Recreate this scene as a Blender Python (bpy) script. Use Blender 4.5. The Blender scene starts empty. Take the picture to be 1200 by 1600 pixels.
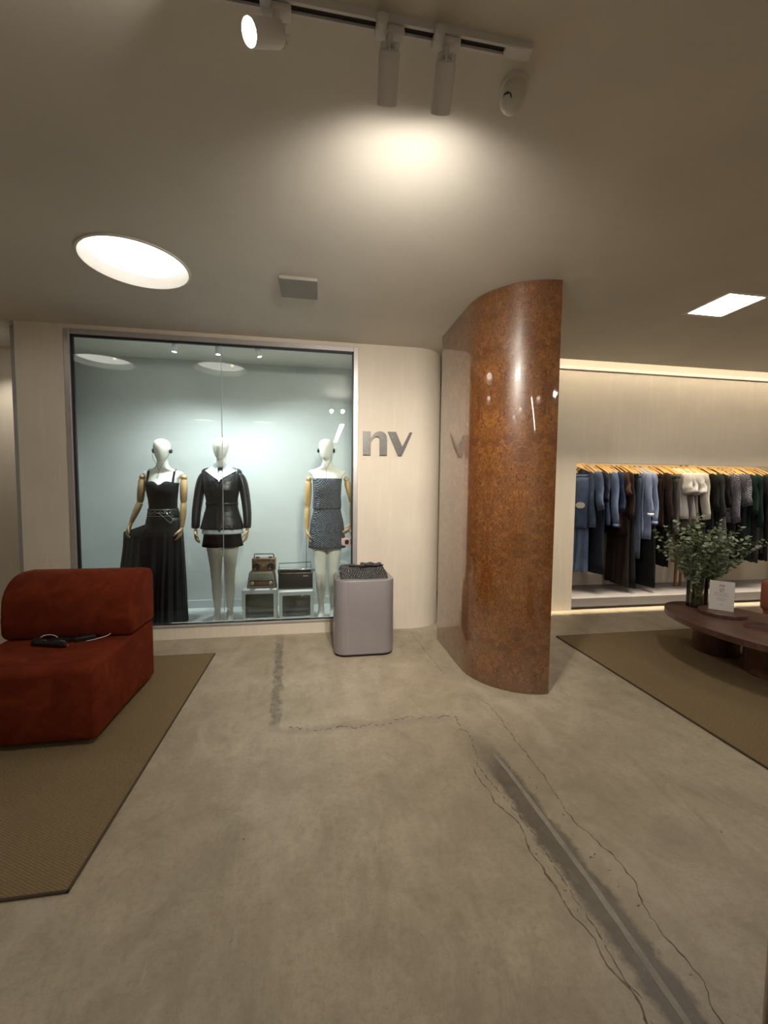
import bpy, bmesh, math, random
from mathutils import Vector, Matrix
from mathutils.geometry import tessellate_polygon

random.seed(7)
PI = math.pi
scene = bpy.context.scene
COL = scene.collection

# ------------------------------------------------------------------ camera, world, exposure
cam_data = bpy.data.cameras.new('camera')
cam = bpy.data.objects.new('camera', cam_data)
COL.objects.link(cam)
cam_data.sensor_fit = 'HORIZONTAL'
cam_data.sensor_width = 36.0
cam_data.lens = 36.0 * 630.0 / 1200.0
cam_data.clip_start = 0.02
yaw, pit, rol = math.radians(9.34), math.radians(3.4), math.radians(0.58)
fw = Vector((math.sin(yaw) * math.cos(pit), math.cos(yaw) * math.cos(pit), -math.sin(pit)))
rt = Vector((math.cos(yaw), -math.sin(yaw), 0))
up = rt.cross(fw)
r2 = rt * math.cos(rol) + up * math.sin(rol)
u2 = up * math.cos(rol) - rt * math.sin(rol)
cam.matrix_world = Matrix(((r2.x, u2.x, -fw.x, 0), (r2.y, u2.y, -fw.y, 0), (r2.z, u2.z, -fw.z, 1.4), (0, 0, 0, 1)))
scene.camera = cam

world = bpy.data.worlds.new('world')
world.use_nodes = True
world.node_tree.nodes['Background'].inputs[0].default_value = (1, .93, .82, 1)
world.node_tree.nodes['Background'].inputs[1].default_value = 0.02
scene.world = world
vs = scene.view_settings
vs.view_transform = 'Standard'
vs.look = 'None'
vs.gamma = 1.0
vs.use_curve_mapping = False
vs.exposure = 0.42
scene.cycles.max_bounces = 6
scene.cycles.diffuse_bounces = 3
scene.cycles.glossy_bounces = 3

CEIL = 2.753      # ceiling height
WY = 3.865        # front face of the window wall
NY = 4.2          # front face of the niche wall
SPOT_W = 13.0     # lamp strengths (W), tuned against the photograph
WARM = (1.0, .925, .81)
NEUT = (1.0, .95, .87)
COOL = (.88, .98, 1.0)

# ------------------------------------------------------------------ helpers: materials
class NT:
    def __init__(s, mat):
        s.t = mat.node_tree
        s.n = s.t.nodes
        s.co = None
    def new(s, typ, **kw):
        n = s.n.new(typ)
        for k, v in kw.items():
            setattr(n, k, v)
        return n
    def link(s, a, b):
        s.t.links.new(a, b)
    def put(s, sock, v):
        if isinstance(v, bpy.types.NodeSocket):
            s.link(v, sock)
        else:
            sock.default_value = v
    def coord(s, which='Object'):
        if s.co is None:
            s.co = s.new('ShaderNodeTexCoord')
        return s.co.outputs[which]
    def sep(s, v):
        n = s.new('ShaderNodeSeparateXYZ'); s.link(v, n.inputs[0]); return n.outputs
    def comb(s, x, y, z):
        n = s.new('ShaderNodeCombineXYZ')
        for i, v in enumerate((x, y, z)): s.put(n.inputs[i], v)
        return n.outputs[0]
    def m(s, op, a, b=0.0, clamp=False):
        n = s.new('ShaderNodeMath', operation=op); n.use_clamp = clamp
        s.put(n.inputs[0], a); s.put(n.inputs[1], b)
        return n.outputs[0]
    def mapr(s, v, a, b, c=0.0, d=1.0):
        n = s.new('ShaderNodeMapRange'); n.clamp = True
        s.put(n.inputs[0], v)
        for i, x in enumerate((a, b, c, d)): s.put(n.inputs[i + 1], x)
        return n.outputs[0]
    def noise(s, vec, scale, detail=4, rough=.55, dist=0.0):
        n = s.new('ShaderNodeTexNoise')
        s.link(vec, n.inputs['Vector'])
        n.inputs['Scale'].default_value = scale
        n.inputs['Detail'].default_value = detail
        n.inputs['Roughness'].default_value = rough
        n.inputs['Distortion'].default_value = dist
        return n.outputs
    def mapping(s, vec, scale=(1, 1, 1), loc=(0, 0, 0), rot=(0, 0, 0)):
        n = s.new('ShaderNodeMapping')
        s.link(vec, n.inputs[0])
        n.inputs['Scale'].default_value = scale
        n.inputs['Location'].default_value = loc
        n.inputs['Rotation'].default_value = rot
        return n.outputs[0]
    def ramp(s, v, stops):
        n = s.new('ShaderNodeValToRGB')
        s.put(n.inputs[0], v)
        e = n.color_ramp.elements
        while len(e) < len(stops): e.new(.5)
        for i, (p, c) in enumerate(stops):
            e[i].position = p; e[i].color = (*c, 1)
        return n.outputs[0]
    def mix(s, f, a, b, blend='MIX'):
        n = s.new('ShaderNodeMix', data_type='RGBA', blend_type=blend)
        s.put(n.inputs[0], f)
        s.put(n.inputs[6], a if isinstance(a, bpy.types.NodeSocket) else (*a, 1))
        s.put(n.inputs[7], b if isinstance(b, bpy.types.NodeSocket) else (*b, 1))
        return n.outputs[2]
    def bump(s, h, strength=.2, dist=.01):
        n = s.new('ShaderNodeBump')
        n.inputs['Strength'].default_value = strength
        n.inputs['Distance'].default_value = dist
        s.put(n.inputs['Height'], h)
        return n.outputs[0]

def new_mat(name):
    m = bpy.data.materials.new(name)
    m.use_nodes = True
    nt = NT(m)
    return m, nt, nt.n['Principled BSDF']

def pmat(name, col, rough=.6, metal=0.0, var=.12, scale=8.0, bump=0.0, bscale=60.0, coat=0.0, sheen=0.0, spec=.5, stretch=(1, 1, 1)):
    """plain procedural material: colour with noise variation, optional bump"""
    m, nt, p = new_mat(name)
    vec = nt.mapping(nt.coord(), stretch)
    f = nt.noise(vec, scale)[0]
    lo = tuple(c * (1 - var) for c in col)
    hi = tuple(min(1, c * (1 + var)) for c in col)
    nt.link(nt.ramp(f, [(.25, lo), (.75, hi)]), p.inputs['Base Color'])
    p.inputs['Roughness'].default_value = rough
    p.inputs['Metallic'].default_value = metal
    p.inputs['Specular IOR Level'].default_value = spec
    p.inputs['Coat Weight'].default_value = coat
    p.inputs['Coat Roughness'].default_value = .05
    if sheen:
        p.inputs['Sheen Weight'].default_value = sheen
        p.inputs['Sheen Roughness'].default_value = .4
        p.inputs['Sheen Tint'].default_value = (min(1, col[0] * 2.2), min(1, col[1] * 2.2), min(1, col[2] * 2.2), 1)
    if bump:
        nt.link(nt.bump(nt.noise(vec, bscale, 3)[0], min(1, bump), .004 if bump < 1 else .012), p.inputs['Normal'])
    return m

def emat(name, col, strength):
    m = bpy.data.materials.new(name)
    m.use_nodes = True
    nt = NT(m)
    nt.n.remove(nt.n['Principled BSDF'])
    e = nt.new('ShaderNodeEmission')
    e.inputs[0].default_value = (*col, 1)
    e.inputs[1].default_value = strength
    nt.link(e.outputs[0], nt.n['Material Output'].inputs[0])
    return m

# ------------------------------------------------------------------ helpers: objects
def link(o, parent=None):
    COL.objects.link(o)
    if parent is not None:
        o.parent = parent
    return o

def tag(o, label=None, cat=None, group=None, kind=None):
    if label: o['label'] = label
    if cat: o['category'] = cat
    if group: o['group'] = group
    if kind: o['kind'] = kind
    return o

def thing(name, label, cat, loc=(0, 0, 0), rotz=0.0, group=None):
    o = bpy.data.objects.new(name, None)
    o.empty_display_size = .05
    link(o)
    o.location = loc
    o.rotation_euler = (0, 0, rotz)
    return tag(o, label, cat, group)

def obj(name, bm, mat, parent=None, smooth=False, angle=None):
    me = bpy.data.meshes.new(name)
    bmesh.ops.recalc_face_normals(bm, faces=bm.faces)
    bm.to_mesh(me); bm.free()
    if smooth:
        for p in me.polygons: p.use_smooth = True
        if angle is not None:
            me.set_sharp_from_angle(angle=math.radians(angle))
    if mat is not None: me.materials.append(mat)
    return link(bpy.data.objects.new(name, me), parent)

def BM(): return bmesh.new()

def add_box(bm, c, s, bev=0.0, seg=2, rot=None):
    r = bmesh.ops.create_cube(bm, size=1.0)
    vsn = r['verts']
    for v in vsn:
        v.co = Vector((v.co.x * s[0], v.co.y * s[1], v.co.z * s[2]))
    if bev > 0:
        es = list({e for v in vsn for e in v.link_edges})
        rr = bmesh.ops.bevel(bm, geom=es, offset=bev, segments=seg, affect='EDGES', profile=.5)
        vsn = list({v for f in rr['faces'] for v in f.verts} | {v for v in vsn if v.is_valid})
        # all verts of this island
        seen = set(vsn); st = list(vsn)
        while st:
            v = st.pop()
            for e in v.link_edges:
                w = e.other_vert(v)
                if w not in seen: seen.add(w); st.append(w)
        vsn = list(seen)
    M = (rot.to_4x4() if rot is not None else Matrix())
    for v in vsn:
        v.co = (M @ v.co) + Vector(c)
    return vsn

def b2(bm, x0, x1, y0, y1, z0, z1, bev=0.0, seg=2):
    return add_box(bm, ((x0 + x1) / 2, (y0 + y1) / 2, (z0 + z1) / 2), (x1 - x0, y1 - y0, z1 - z0), bev, seg)

def add_rings(bm, rings, cap0=True, cap1=True, closed=True):
    """skin a list of vertex rings"""
    vr = [[bm.verts.new(p) for p in r] for r in rings]
    n = len(vr[0])
    for a, b in zip(vr[:-1], vr[1:]):
        for i in range(n if closed else n - 1):
            j = (i + 1) % n
            bm.faces.new((a[i], a[j], b[j], b[i]))
    if closed and cap0: bm.faces.new(list(reversed(vr[0])))
    if closed and cap1: bm.faces.new(vr[-1])
    return vr

def add_tube(bm, pts, rad, seg=10, caps=True):
    pts = [Vector(p) for p in pts]
    if not isinstance(rad, (list, tuple)): rad = [rad] * len(pts)
    rings = []
    prev = None
    for i, p in enumerate(pts):
        if i == 0: d = pts[1] - pts[0]
        elif i == len(pts) - 1: d = pts[-1] - pts[-2]
        else: d = pts[i + 1] - pts[i - 1]
        d.normalize()
        if prev is None:
            ref = Vector((0, 0, 1)) if abs(d.z) < .9 else Vector((1, 0, 0))
            u = d.cross(ref).normalized()
        else:
            u = (prev - d * prev.dot(d)).normalized()
        prev = u
        w = d.cross(u)
        rings.append([p + (u * math.cos(2 * PI * k / seg) + w * math.sin(2 * PI * k / seg)) * rad[i] for k in range(seg)])
    add_rings(bm, rings, caps, caps)

def add_lathe(bm, prof, c=(0, 0, 0), seg=24, M=None):
    """profile of (r, z) about Z; optional rotation matrix M; centre c"""
    rings = []
    for r, z in prof:
        ring = []
        for k in range(seg):
            v = Vector((max(r, 1e-4) * math.cos(2 * PI * k / seg), max(r, 1e-4) * math.sin(2 * PI * k / seg), z))
            if M is not None: v = M @ v
            ring.append(v + Vector(c))
        rings.append(ring)
    add_rings(bm, rings)

def add_prism(bm, poly, z0, z1):
    add_rings(bm, [[Vector((x, y, z0)) for x, y in poly], [Vector((x, y, z1)) for x, y in poly]])

def add_prism_xz(bm, poly, y0, y1):
    add_rings(bm, [[Vector((x, y0, z)) for x, z in poly], [Vector((x, y1, z)) for x, z in poly]])

def aim(d):
    """matrix taking +Z to direction d"""
    return Vector((0, 0, 1)).rotation_difference(Vector(d).normalized()).to_matrix()

def rrect(x0, x1, y0, y1, r, n=8):
    out = []
    for cx, cy, a0 in ((x1 - r, y1 - r, 0), (x0 + r, y1 - r, PI / 2), (x0 + r, y0 + r, PI), (x1 - r, y0 + r, 1.5 * PI)):
        for k in range(n + 1):
            a = a0 + PI / 2 * k / n
            out.append((cx + r * math.cos(a), cy + r * math.sin(a)))
    return out

def circle(cx, cy, r, n=48, r2=None):
    r2 = r2 or r
    return [(cx + r * math.cos(2 * PI * k / n), cy + r2 * math.sin(2 * PI * k / n)) for k in range(n)]

def holed_plate(name, outer, holes, z0, z1, mat, parent=None):
    """plate with holes: outer loop and hole loops in plan, from z0 to z1"""
    loops = [[Vector((x, y, 0)) for x, y in l] for l in [outer] + holes]
    tris = tessellate_polygon(loops)
    flat = [p for l in loops for p in l]
    verts = [(p.x, p.y, z0) for p in flat] + [(p.x, p.y, z1) for p in flat]
    n = len(flat)
    faces = [tuple(t) for t in tris] + [tuple(n + i for i in t) for t in tris]
    k = 0
    for l in loops:
        m = len(l)
        for i in range(m):
            j = (i + 1) % m
            faces.append((k + i, k + j, n + k + j, n + k + i))
        k += m
    me = bpy.data.meshes.new(name)
    me.from_pydata(verts, [], faces)
    bm = BM(); bm.from_mesh(me)
    bmesh.ops.recalc_face_normals(bm, faces=bm.faces)
    bm.to_mesh(me); bm.free()
    me.materials.append(mat)
    return link(bpy.data.objects.new(name, me), parent)

def struct(o):
    o['kind'] = 'structure'
    return o

def remeshed(name, bm, mat, voxel, parent, smooth_it=4):
    """union of the shapes in bm into one continuous surface"""
    me = bpy.data.meshes.new(name + '_src')
    bmesh.ops.recalc_face_normals(bm, faces=bm.faces)
    bm.to_mesh(me); bm.free()
    o = bpy.data.objects.new(name + '_src', me)
    COL.objects.link(o)
    r = o.modifiers.new('r', 'REMESH'); r.mode = 'VOXEL'; r.voxel_size = voxel; r.use_smooth_shade = True
    s = o.modifiers.new('s', 'SMOOTH'); s.iterations = smooth_it; s.factor = .5
    dg = bpy.context.evaluated_depsgraph_get()
    out = bpy.data.meshes.new_from_object(o.evaluated_get(dg))
    out.name = name
    bpy.data.objects.remove(o)
    bpy.data.meshes.remove(me)
    out.materials.clear()
    out.materials.append(mat)
    for p in out.polygons: p.use_smooth = True
    return link(bpy.data.objects.new(name, out), parent)

def solid(o, t, off=0.0):
    md = o.modifiers.new('thickness', 'SOLIDIFY'); md.thickness = t; md.offset = off
    return o

def subsurf(o, lv=1):
    md = o.modifiers.new('smooth', 'SUBSURF'); md.levels = lv; md.render_levels = lv
    return o

def text_mesh(name, body, size, mat, parent, depth=.0006):
    cu = bpy.data.curves.new(name, 'FONT')
    cu.body = body; cu.size = size; cu.extrude = depth; cu.align_x = 'CENTER'; cu.align_y = 'CENTER'
    tmp = bpy.data.objects.new(name, cu); COL.objects.link(tmp)
    dg = bpy.context.evaluated_depsgraph_get()
    me = bpy.data.meshes.new_from_object(tmp.evaluated_get(dg))
    bpy.data.objects.remove(tmp); bpy.data.curves.remove(cu)
    me.name = name
    me.materials.clear(); me.materials.append(mat)
    return link(bpy.data.objects.new(name, me), parent)

def lerp(a, b, t): return a + (b - a) * t
def interp(tab, z):
    """tab: ascending list of (z, ...values)"""
    if z <= tab[0][0]: return tab[0][1:]
    for a, b in zip(tab[:-1], tab[1:]):
        if z <= b[0]:
            t = (z - a[0]) / (b[0] - a[0])
            return tuple(lerp(p, q, t) for p, q in zip(a[1:], b[1:]))
    return tab[-1][1:]
def sstep(a, b, x):
    t = min(1, max(0, (x - a) / (b - a))); return t * t * (3 - 2 * t)

# ------------------------------------------------------------------ materials
def m_floor():
    m, nt, p = new_mat('concrete_floor')
    co = nt.coord()
    x, y, z = nt.sep(co)
    n1 = nt.noise(co, .9, 5, .6, .4)[0]
    n2 = nt.noise(co, 5.0, 10, .72, .4)[0]
    n3 = nt.noise(co, 45.0, 6, .75)[0]
    base = nt.ramp(n1, [(.30, (.31, .255, .178)), (.50, (.40, .337, .245)), (.70, (.49, .42, .315))])
    base = nt.mix(nt.mapr(n2, .40, .70, 0, .6), base, (.245, .20, .14))
    n5 = nt.noise(nt.mapping(co, (1.0, .45, 1), (7, 2, 0), (0, 0, .5)), 3.4, 6, .7, 1.5)[0]
    base = nt.mix(nt.mapr(n5, .52, .68, 0, .45), base, (.20, .163, .112))
    base = nt.mix(nt.mapr(n3, .47, .70, 0, .5), base, (.22, .185, .13))
    n6 = nt.noise(co, 150.0, 6, .75)[0]
    base = nt.mix(nt.mapr(n6, .50, .68, 0, .40), base, (.20, .165, .115))
    n7 = nt.noise(nt.mapping(co, (3.0, 40.0, 1), (1, 5, 0), (0, 0, .6)), 1.6, 6, .7, .6)[0]
    base = nt.mix(nt.mapr(n7, .60, .72, 0, .35), base, (.19, .155, .108))
    n8 = nt.noise(nt.mapping(co, (45.0, 3.0, 1), (4, 1, 0), (0, 0, .25)), 1.3, 6, .7, .6)[0]
    base = nt.mix(nt.mapr(n8, .62, .74, 0, .35), base, (.57, .50, .39))
    # pale worn patches
    n4 = nt.noise(nt.mapping(co, (1, .6, 1), (3, 1, 0)), 2.8, 5, .65, 1.0)[0]
    base = nt.mix(nt.mapr(n4, .54, .70, 0, .28), base, (.55, .485, .375))
    # patched service trench running towards the curved screen (darker cement)
    wob = nt.m('MULTIPLY', nt.m('SUBTRACT', nt.noise(co, 9, 5, .7)[0], .5), .11)
    xc = nt.m('SUBTRACT', .97, nt.m('MULTIPLY', nt.m('SUBTRACT', y, .84), .07))
    d = nt.m('ABSOLUTE', nt.m('ADD', nt.m('SUBTRACT', x, xc), wob))
    band = nt.mapr(d, .045, .072, 1, 0)
    yend = nt.mapr(nt.m('ADD', y, nt.m('MULTIPLY', wob, 4)), 1.75, 2.10, 1, 0)
    tr = nt.m('MULTIPLY', band, yend)
    tr = nt.m('MULTIPLY', tr, nt.mapr(nt.noise(co, 14, 5, .7)[0], .25, .45, .7, 1))
    base = nt.mix(nt.m('MULTIPLY', tr, .92), base, (.062, .052, .040))
    # smudge alongside the trench
    d2 = nt.mapr(d, .05, .22, .42, 0)
    sm = nt.m('MULTIPLY', nt.m('MULTIPLY', d2, nt.mapr(y, 1.9, 2.3, 1, 0)), nt.mapr(n2, .3, .6))
    base = nt.mix(sm, base, (.24, .205, .155))
    # old partition mark leading to the display window
    xv = nt.m('ADD', -.245, nt.m('MULTIPLY', nt.m('SUBTRACT', y, 2.34), -.07))
    dv = nt.m('ABSOLUTE', nt.m('ADD', nt.m('SUBTRACT', x, xv), wob))
    bv = nt.m('MULTIPLY', nt.mapr(dv, .022, .042, 1, .0), nt.m('MULTIPLY', nt.mapr(y, 2.28, 2.42), nt.mapr(y, 3.6, 3.85, 1, .3)))
    bv = nt.m('MULTIPLY', bv, nt.mapr(nt.noise(co, 22, 6, .75)[0], .38, .58, .25, 1))
    base = nt.mix(nt.m('MULTIPLY', bv, .95), base, (.125, .108, .082))
    # band of stain along the dotted crack
    dh = nt.m('ABSOLUTE', nt.m('ADD', nt.m('SUBTRACT', y, 2.295), wob))
    bh = nt.m('MULTIPLY', nt.mapr(dh, .01, .05, .5, 0), nt.m('MULTIPLY', nt.mapr(x, -.25, -.15), nt.mapr(x, .75, .9, 1, 0)))
    base = nt.mix(bh, base, (.22, .19, .15))
    nt.link(base, p.inputs['Base Color'])
    nt.link(nt.mapr(n2, .2, .8, .30, .55), p.inputs['Roughness'])
    h = nt.m('SUBTRACT', nt.m('ADD', nt.m('MULTIPLY', n3, .3), nt.m('MULTIPLY', n2, .5)), nt.m('MULTIPLY', tr, .7))
    nt.link(nt.bump(h, .25, .008), p.inputs['Normal'])
    return m

def m_plaster(name, col, streak=True):
    m, nt, p = new_mat(name)
    co = nt.coord()
    n1 = nt.noise(co, 1.2, 4)[0]
    n2 = nt.noise(nt.mapping(co, (14, 14, 1.2)), 2.0, 4)[0]
    lo = tuple(c * .92 for c in col); hi = tuple(min(1, c * 1.05) for c in col)
    c = nt.ramp(n1, [(.3, lo), (.7, hi)])
    if streak:
        c = nt.mix(nt.mapr(n2, .5, .72, 0, .22), c, tuple(min(1, v * 1.22) for v in col))
    nt.link(c, p.inputs['Base Color'])
    p.inputs['Roughness'].default_value = .62
    nt.link(nt.bump(n2 if streak else nt.noise(co, 25, 4)[0], .06, .004), p.inputs['Normal'])
    return m

def m_burl():
    m, nt, p = new_mat('burl_veneer')
    co = nt.coord()
    x, y, z = nt.sep(co)
    # book-matched: fold the coordinate that runs round the screen and the height
    run = nt.m('SUBTRACT', x, y)
    u = nt.m('PINGPONG', run, .31)
    w = nt.m('PINGPONG', z, 1.02)
    v = nt.comb(u, 0.0, w)
    dis = nt.noise(v, 7, 4, .6)
    vv = nt.new('ShaderNodeMix', data_type='VECTOR')
    vv.inputs[0].default_value = .16
    nt.link(v, vv.inputs[4]); nt.link(dis[1], vv.inputs[5])
    vo = nt.new('ShaderNodeTexVoronoi'); vo.inputs['Scale'].default_value = 60
    nt.link(vv.outputs[1], vo.inputs['Vector'])
    n1 = nt.noise(vv.outputs[1], 42, 8, .75, 1.2)[0]
    n2 = nt.noise(v, 9, 5, .6, .8)[0]
    n3 = nt.noise(vv.outputs[1], 90, 4, .7)[0]
    base = nt.ramp(n1, [(.28, (.036, .011, .004)), (.44, (.118, .039, .009)), (.56, (.210, .078, .016)), (.72, (.32, .138, .036))])
    base = nt.mix(nt.mapr(vo.outputs['Distance'], .08, .30, .8, 0), base, (.028, .008, .004))
    base = nt.mix(nt.mapr(n2, .44, .66, 0, .5), base, (.075, .023, .007))
    base = nt.mix(nt.mapr(n3, .52, .66, 0, .55), base, (.035, .011, .005))
    nt.link(base, p.inputs['Base Color'])
    p.inputs['Roughness'].default_value = .34
    p.inputs['Coat Weight'].default_value = 1.0
    p.inputs['Coat Roughness'].default_value = .035
    p.inputs['Coat IOR'].default_value = 2.0
    return m

def m_rug():
    m, nt, p = new_mat('woven_rug')
    co = nt.coord()
    x, y, z = nt.sep(co)
    w1 = nt.m('SINE', nt.m('MULTIPLY', nt.m('ADD', nt.m('MULTIPLY', x, .55), y), 620))
    n1 = nt.noise(nt.mapping(co, (60, 170, 60)), 1.6, 4, .7)[0]
    n2 = nt.noise(co, 3, 4)[0]
    n3 = nt.noise(co, 160, 3, .7)[0]
    base = nt.ramp(n1, [(.3, (.145, .100, .052)), (.5, (.245, .174, .095)), (.72, (.37, .280, .160))])
    base = nt.mix(nt.mapr(n2, .3, .7, 0, .35), base, (.205, .146, .080))
    base = nt.mix(nt.mapr(w1, -1, .2, .45, 0), base, (.10, .072, .036))
    base = nt.mix(nt.mapr(n3, .5, .75, 0, .4), base, (.11, .08, .04))
    nt.link(base, p.inputs['Base Color'])
    p.inputs['Roughness'].default_value = .95
    p.inputs['Specular IOR Level'].default_value = .15
    nt.link(nt.bump(nt.m('ADD', w1, nt.m('MULTIPLY', n1, 2)), .5, .003), p.inputs['Normal'])
    return m

def m_velvet():
    m, nt, p = new_mat('rust_velvet')
    co = nt.coord()
    n1 = nt.noise(co, 5, 5, .65, 1.2)[0]
    n2 = nt.noise(co, 120, 3)[0]
    base = nt.ramp(n1, [(.35, (.100, .014, .0045)), (.52, (.128, .020, .0065)), (.68, (.165, .030, .010))])
    nt.link(base, p.inputs['Base Color'])
    p.inputs['Roughness'].default_value = .85
    p.inputs['Specular IOR Level'].default_value = .1
    p.inputs['Sheen Weight'].default_value = .2
    p.inputs['Sheen Roughness'].default_value = .35
    p.inputs['Sheen Tint'].default_value = (.55, .10, .04, 1)
    nt.link(nt.bump(nt.m('ADD', nt.m('MULTIPLY', n1, 3), n2), .2, .006), p.inputs['Normal'])
    return m

def m_walnut(name, col=(.16, .066, .040)):
    m, nt, p = new_mat(name)
    co = nt.coord()
    n1 = nt.noise(nt.mapping(co, (22, 1.4, 6)), 2.2, 6, .6, .6)[0]
    n2 = nt.noise(nt.mapping(co, (160, 6, 20)), 2, 3)[0]
    base = nt.ramp(n1, [(.3, tuple(c * .55 for c in col)), (.5, col), (.72, tuple(c * 1.55 for c in col))])
    base = nt.mix(nt.mapr(n2, .5, .7, 0, .4), base, tuple(c * .5 for c in col))
    nt.link(base, p.inputs['Base Color'])
    p.inputs['Roughness'].default_value = .38
    return m

def m_tweed(name, dark=(.012, .015, .024), light=(.42, .47, .54), sc=70):
    m, nt, p = new_mat(name)
    co = nt.coord()
    x, y, z = nt.sep(co)
    a = nt.m('SINE', nt.m('MULTIPLY', nt.m('ADD', x, y), sc * 4.2))
    b = nt.m('SINE', nt.m('MULTIPLY', z, sc * 4.2))
    k = nt.m('MULTIPLY', a, b)
    n = nt.noise(co, sc * 1.6, 3, .7)[0]
    f = nt.m('ADD', nt.m('MULTIPLY', k, .30), n)
    nt.link(nt.ramp(f, [(.50, dark), (.68, tuple(lerp(d, l, .35) for d, l in zip(dark, light))), (.82, light)]), p.inputs['Base Color'])
    p.inputs['Roughness'].default_value = .9
    nt.link(nt.bump(f, .5, .004), p.inputs['Normal'])
    return m

def m_denim(name, col):
    m, nt, p = new_mat(name)
    co = nt.coord()
    n1 = nt.noise(nt.mapping(co, (1, 1, .35)), 9, 4, .6)[0]
    n2 = nt.noise(nt.mapping(co, (260, 260, 40)), 1, 3)[0]
    base = nt.ramp(n1, [(.3, tuple(c * .6 for c in col)), (.55, col), (.78, tuple(min(1, c * 1.7 + .02) for c in col))])
    base = nt.mix(nt.mapr(n2, .5, .7, 0, .3), base, tuple(min(1, c * 1.6) for c in col))
    nt.link(base, p.inputs['Base Color'])
    p.inputs['Roughness'].default_value = .9
    p.inputs['Specular IOR Level'].default_value = .2
    nt.link(nt.bump(nt.m('ADD', n1, n2), .25, .004), p.inputs['Normal'])
    return m

def m_glass(name, tint=(.95, .98, .97), ior=1.62, rough=0.0):
    m = bpy.data.materials.new(name)
    m.use_nodes = True
    nt = NT(m)
    nt.n.remove(nt.n['Principled BSDF'])
    t = nt.new('ShaderNodeBsdfTransparent'); t.inputs[0].default_value = (*tint, 1)
    g = nt.new('ShaderNodeBsdfGlossy'); g.inputs['Roughness'].default_value = rough
    n = nt.noise(nt.coord(), 2.0)[0]
    nt.link(nt.mapr(n, 0, 1, rough, rough + .004), g.inputs['Roughness'])
    fr = nt.new('ShaderNodeFresnel'); fr.inputs[0].default_value = ior
    mx = nt.new('ShaderNodeMixShader')
    nt.link(fr.outputs[0], mx.inputs[0]); nt.link(t.outputs[0], mx.inputs[1]); nt.link(g.outputs[0], mx.inputs[2])
    nt.link(mx.outputs[0], nt.n['Material Output'].inputs[0])
    return m

M = {}
M['floor'] = m_floor()
M['ceiling'] = m_plaster('ceiling_paint', (.68, .64, .57), False)
M['wall'] = m_plaster('wall_plaster', (.71, .63, .52))
M['display_wall'] = m_plaster('display_paint', (.56, .58, .56), False)
M['white'] = pmat('white_paint', (.78, .76, .72), .5, var=.04)
M['frame'] = pmat('aluminium_frame', (.52, .50, .49), .38, .55, var=.05)
M['gasket'] = pmat('rubber_gasket', (.012, .012, .016), .5)
M['glass'] = m_glass('pane_glass')
M['burl'] = m_burl()
M['burl_edge'] = pmat('burl_edge_wood', (.12, .042, .018), .4, coat=.5, stretch=(8, 8, 1))
M['rug'] = m_rug()
M['binding'] = pmat('rug_binding', (.06, .042, .022), .9, bump=.4, bscale=200)
M['velvet'] = m_velvet()
M['walnut'] = m_walnut('walnut', (.108, .052, .037))
M['walnut_dark'] = m_walnut('walnut_drum', (.10, .040, .024))
M['mauve'] = pmat('mauve_lacquer', (.33, .30, .315), .30, .4, var=.04, coat=.25)
M['black'] = pmat('black_plastic', (.012, .012, .013), .35, var=.2)
M['rubber'] = pmat('black_rubber', (.008, .008, .008), .8)
M['steel'] = pmat('letter_metal', (.13, .122, .115), .42, .7, var=.2, scale=40)
M['chrome'] = pmat('chrome', (.75, .76, .78), .15, 1.0, var=.03)
M['brass'] = pmat('bronze_tube', (.30, .17, .085), .3, .9, var=.06)
M['mannequin'] = pmat('mannequin_linen', (.82, .79, .70), .6, var=.04, bump=.05, bscale=300)
M['beech'] = pmat('beech_wood', (.56, .36, .17), .42, var=.2, scale=4, stretch=(9, 9, 1.2))
M['hanger_wood'] = pmat('hanger_wood', (.70, .43, .17), .45, var=.15, scale=6, stretch=(6, 1, 6))
M['black_cloth'] = pmat('black_jersey', (.010, .0095, .010), .85, var=.25, scale=25, spec=.25)
M['black_satin'] = pmat('black_satin', (.014, .013, .014), .55, var=.25, scale=10, stretch=(6, 6, .6), spec=.4)
M['leather'] = pmat('black_leather', (.014, .014, .017), .36, var=.3, scale=14, bump=.35, bscale=24, spec=.6)
M['shirt'] = pmat('white_poplin', (.74, .78, .86), .8, var=.05, bump=.2, bscale=30)
M['stud'] = pmat('silver_stud', (.7, .68, .62), .25, 1.0)
M['tweed'] = m_tweed('navy_tweed')
M['tweed2'] = m_tweed('charcoal_tweed', (.010, .010, .011), (.30, .285, .26), 85)
M['pink'] = pmat('pink_vinyl', (.72, .42, .37), .4)
M['crt'] = pmat('crt_case', (.84, .87, .85), .5, var=.05)
M['screen'] = pmat('crt_screen', (.060, .075, .070), .08, coat=.6)
M['boom'] = pmat('bronze_plastic', (.25, .145, .075), .38, .35, var=.1)
M['cream'] = pmat('cream_enamel', (.50, .44, .34), .4)
M['dialbrown'] = pmat('dial_brown', (.09, .05, .03), .4)
M['grille'] = pmat('grille_cloth', (.42, .44, .40), .8, var=.3, scale=120)
M['dial'] = pmat('dial_amber', (.46, .30, .13), .4)
M['knob'] = pmat('knob_ivory', (.62, .58, .48), .35)
M['black_vinyl'] = pmat('black_vinyl', (.012, .011, .010), .6, bump=.2, bscale=150)
M['lampgrey'] = pmat('lamp_body', (.70, .69, .68), .45, var=.04)
M['trackdark'] = pmat('track_slot', (.014, .014, .016), .5)
M['ventgrey'] = pmat('panel_grey', (.28, .255, .22), .6, var=.05)
M['cctv'] = pmat('camera_shell', (.66, .64, .58), .35)
M['lens'] = pmat('lens_black', (.006, .006, .008), .06, coat=1)
M['paper'] = pmat('card_white', (.78, .75, .70), .6, var=.03)
M['ink'] = pmat('print_ink', (.06, .055, .05), .7)
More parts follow.
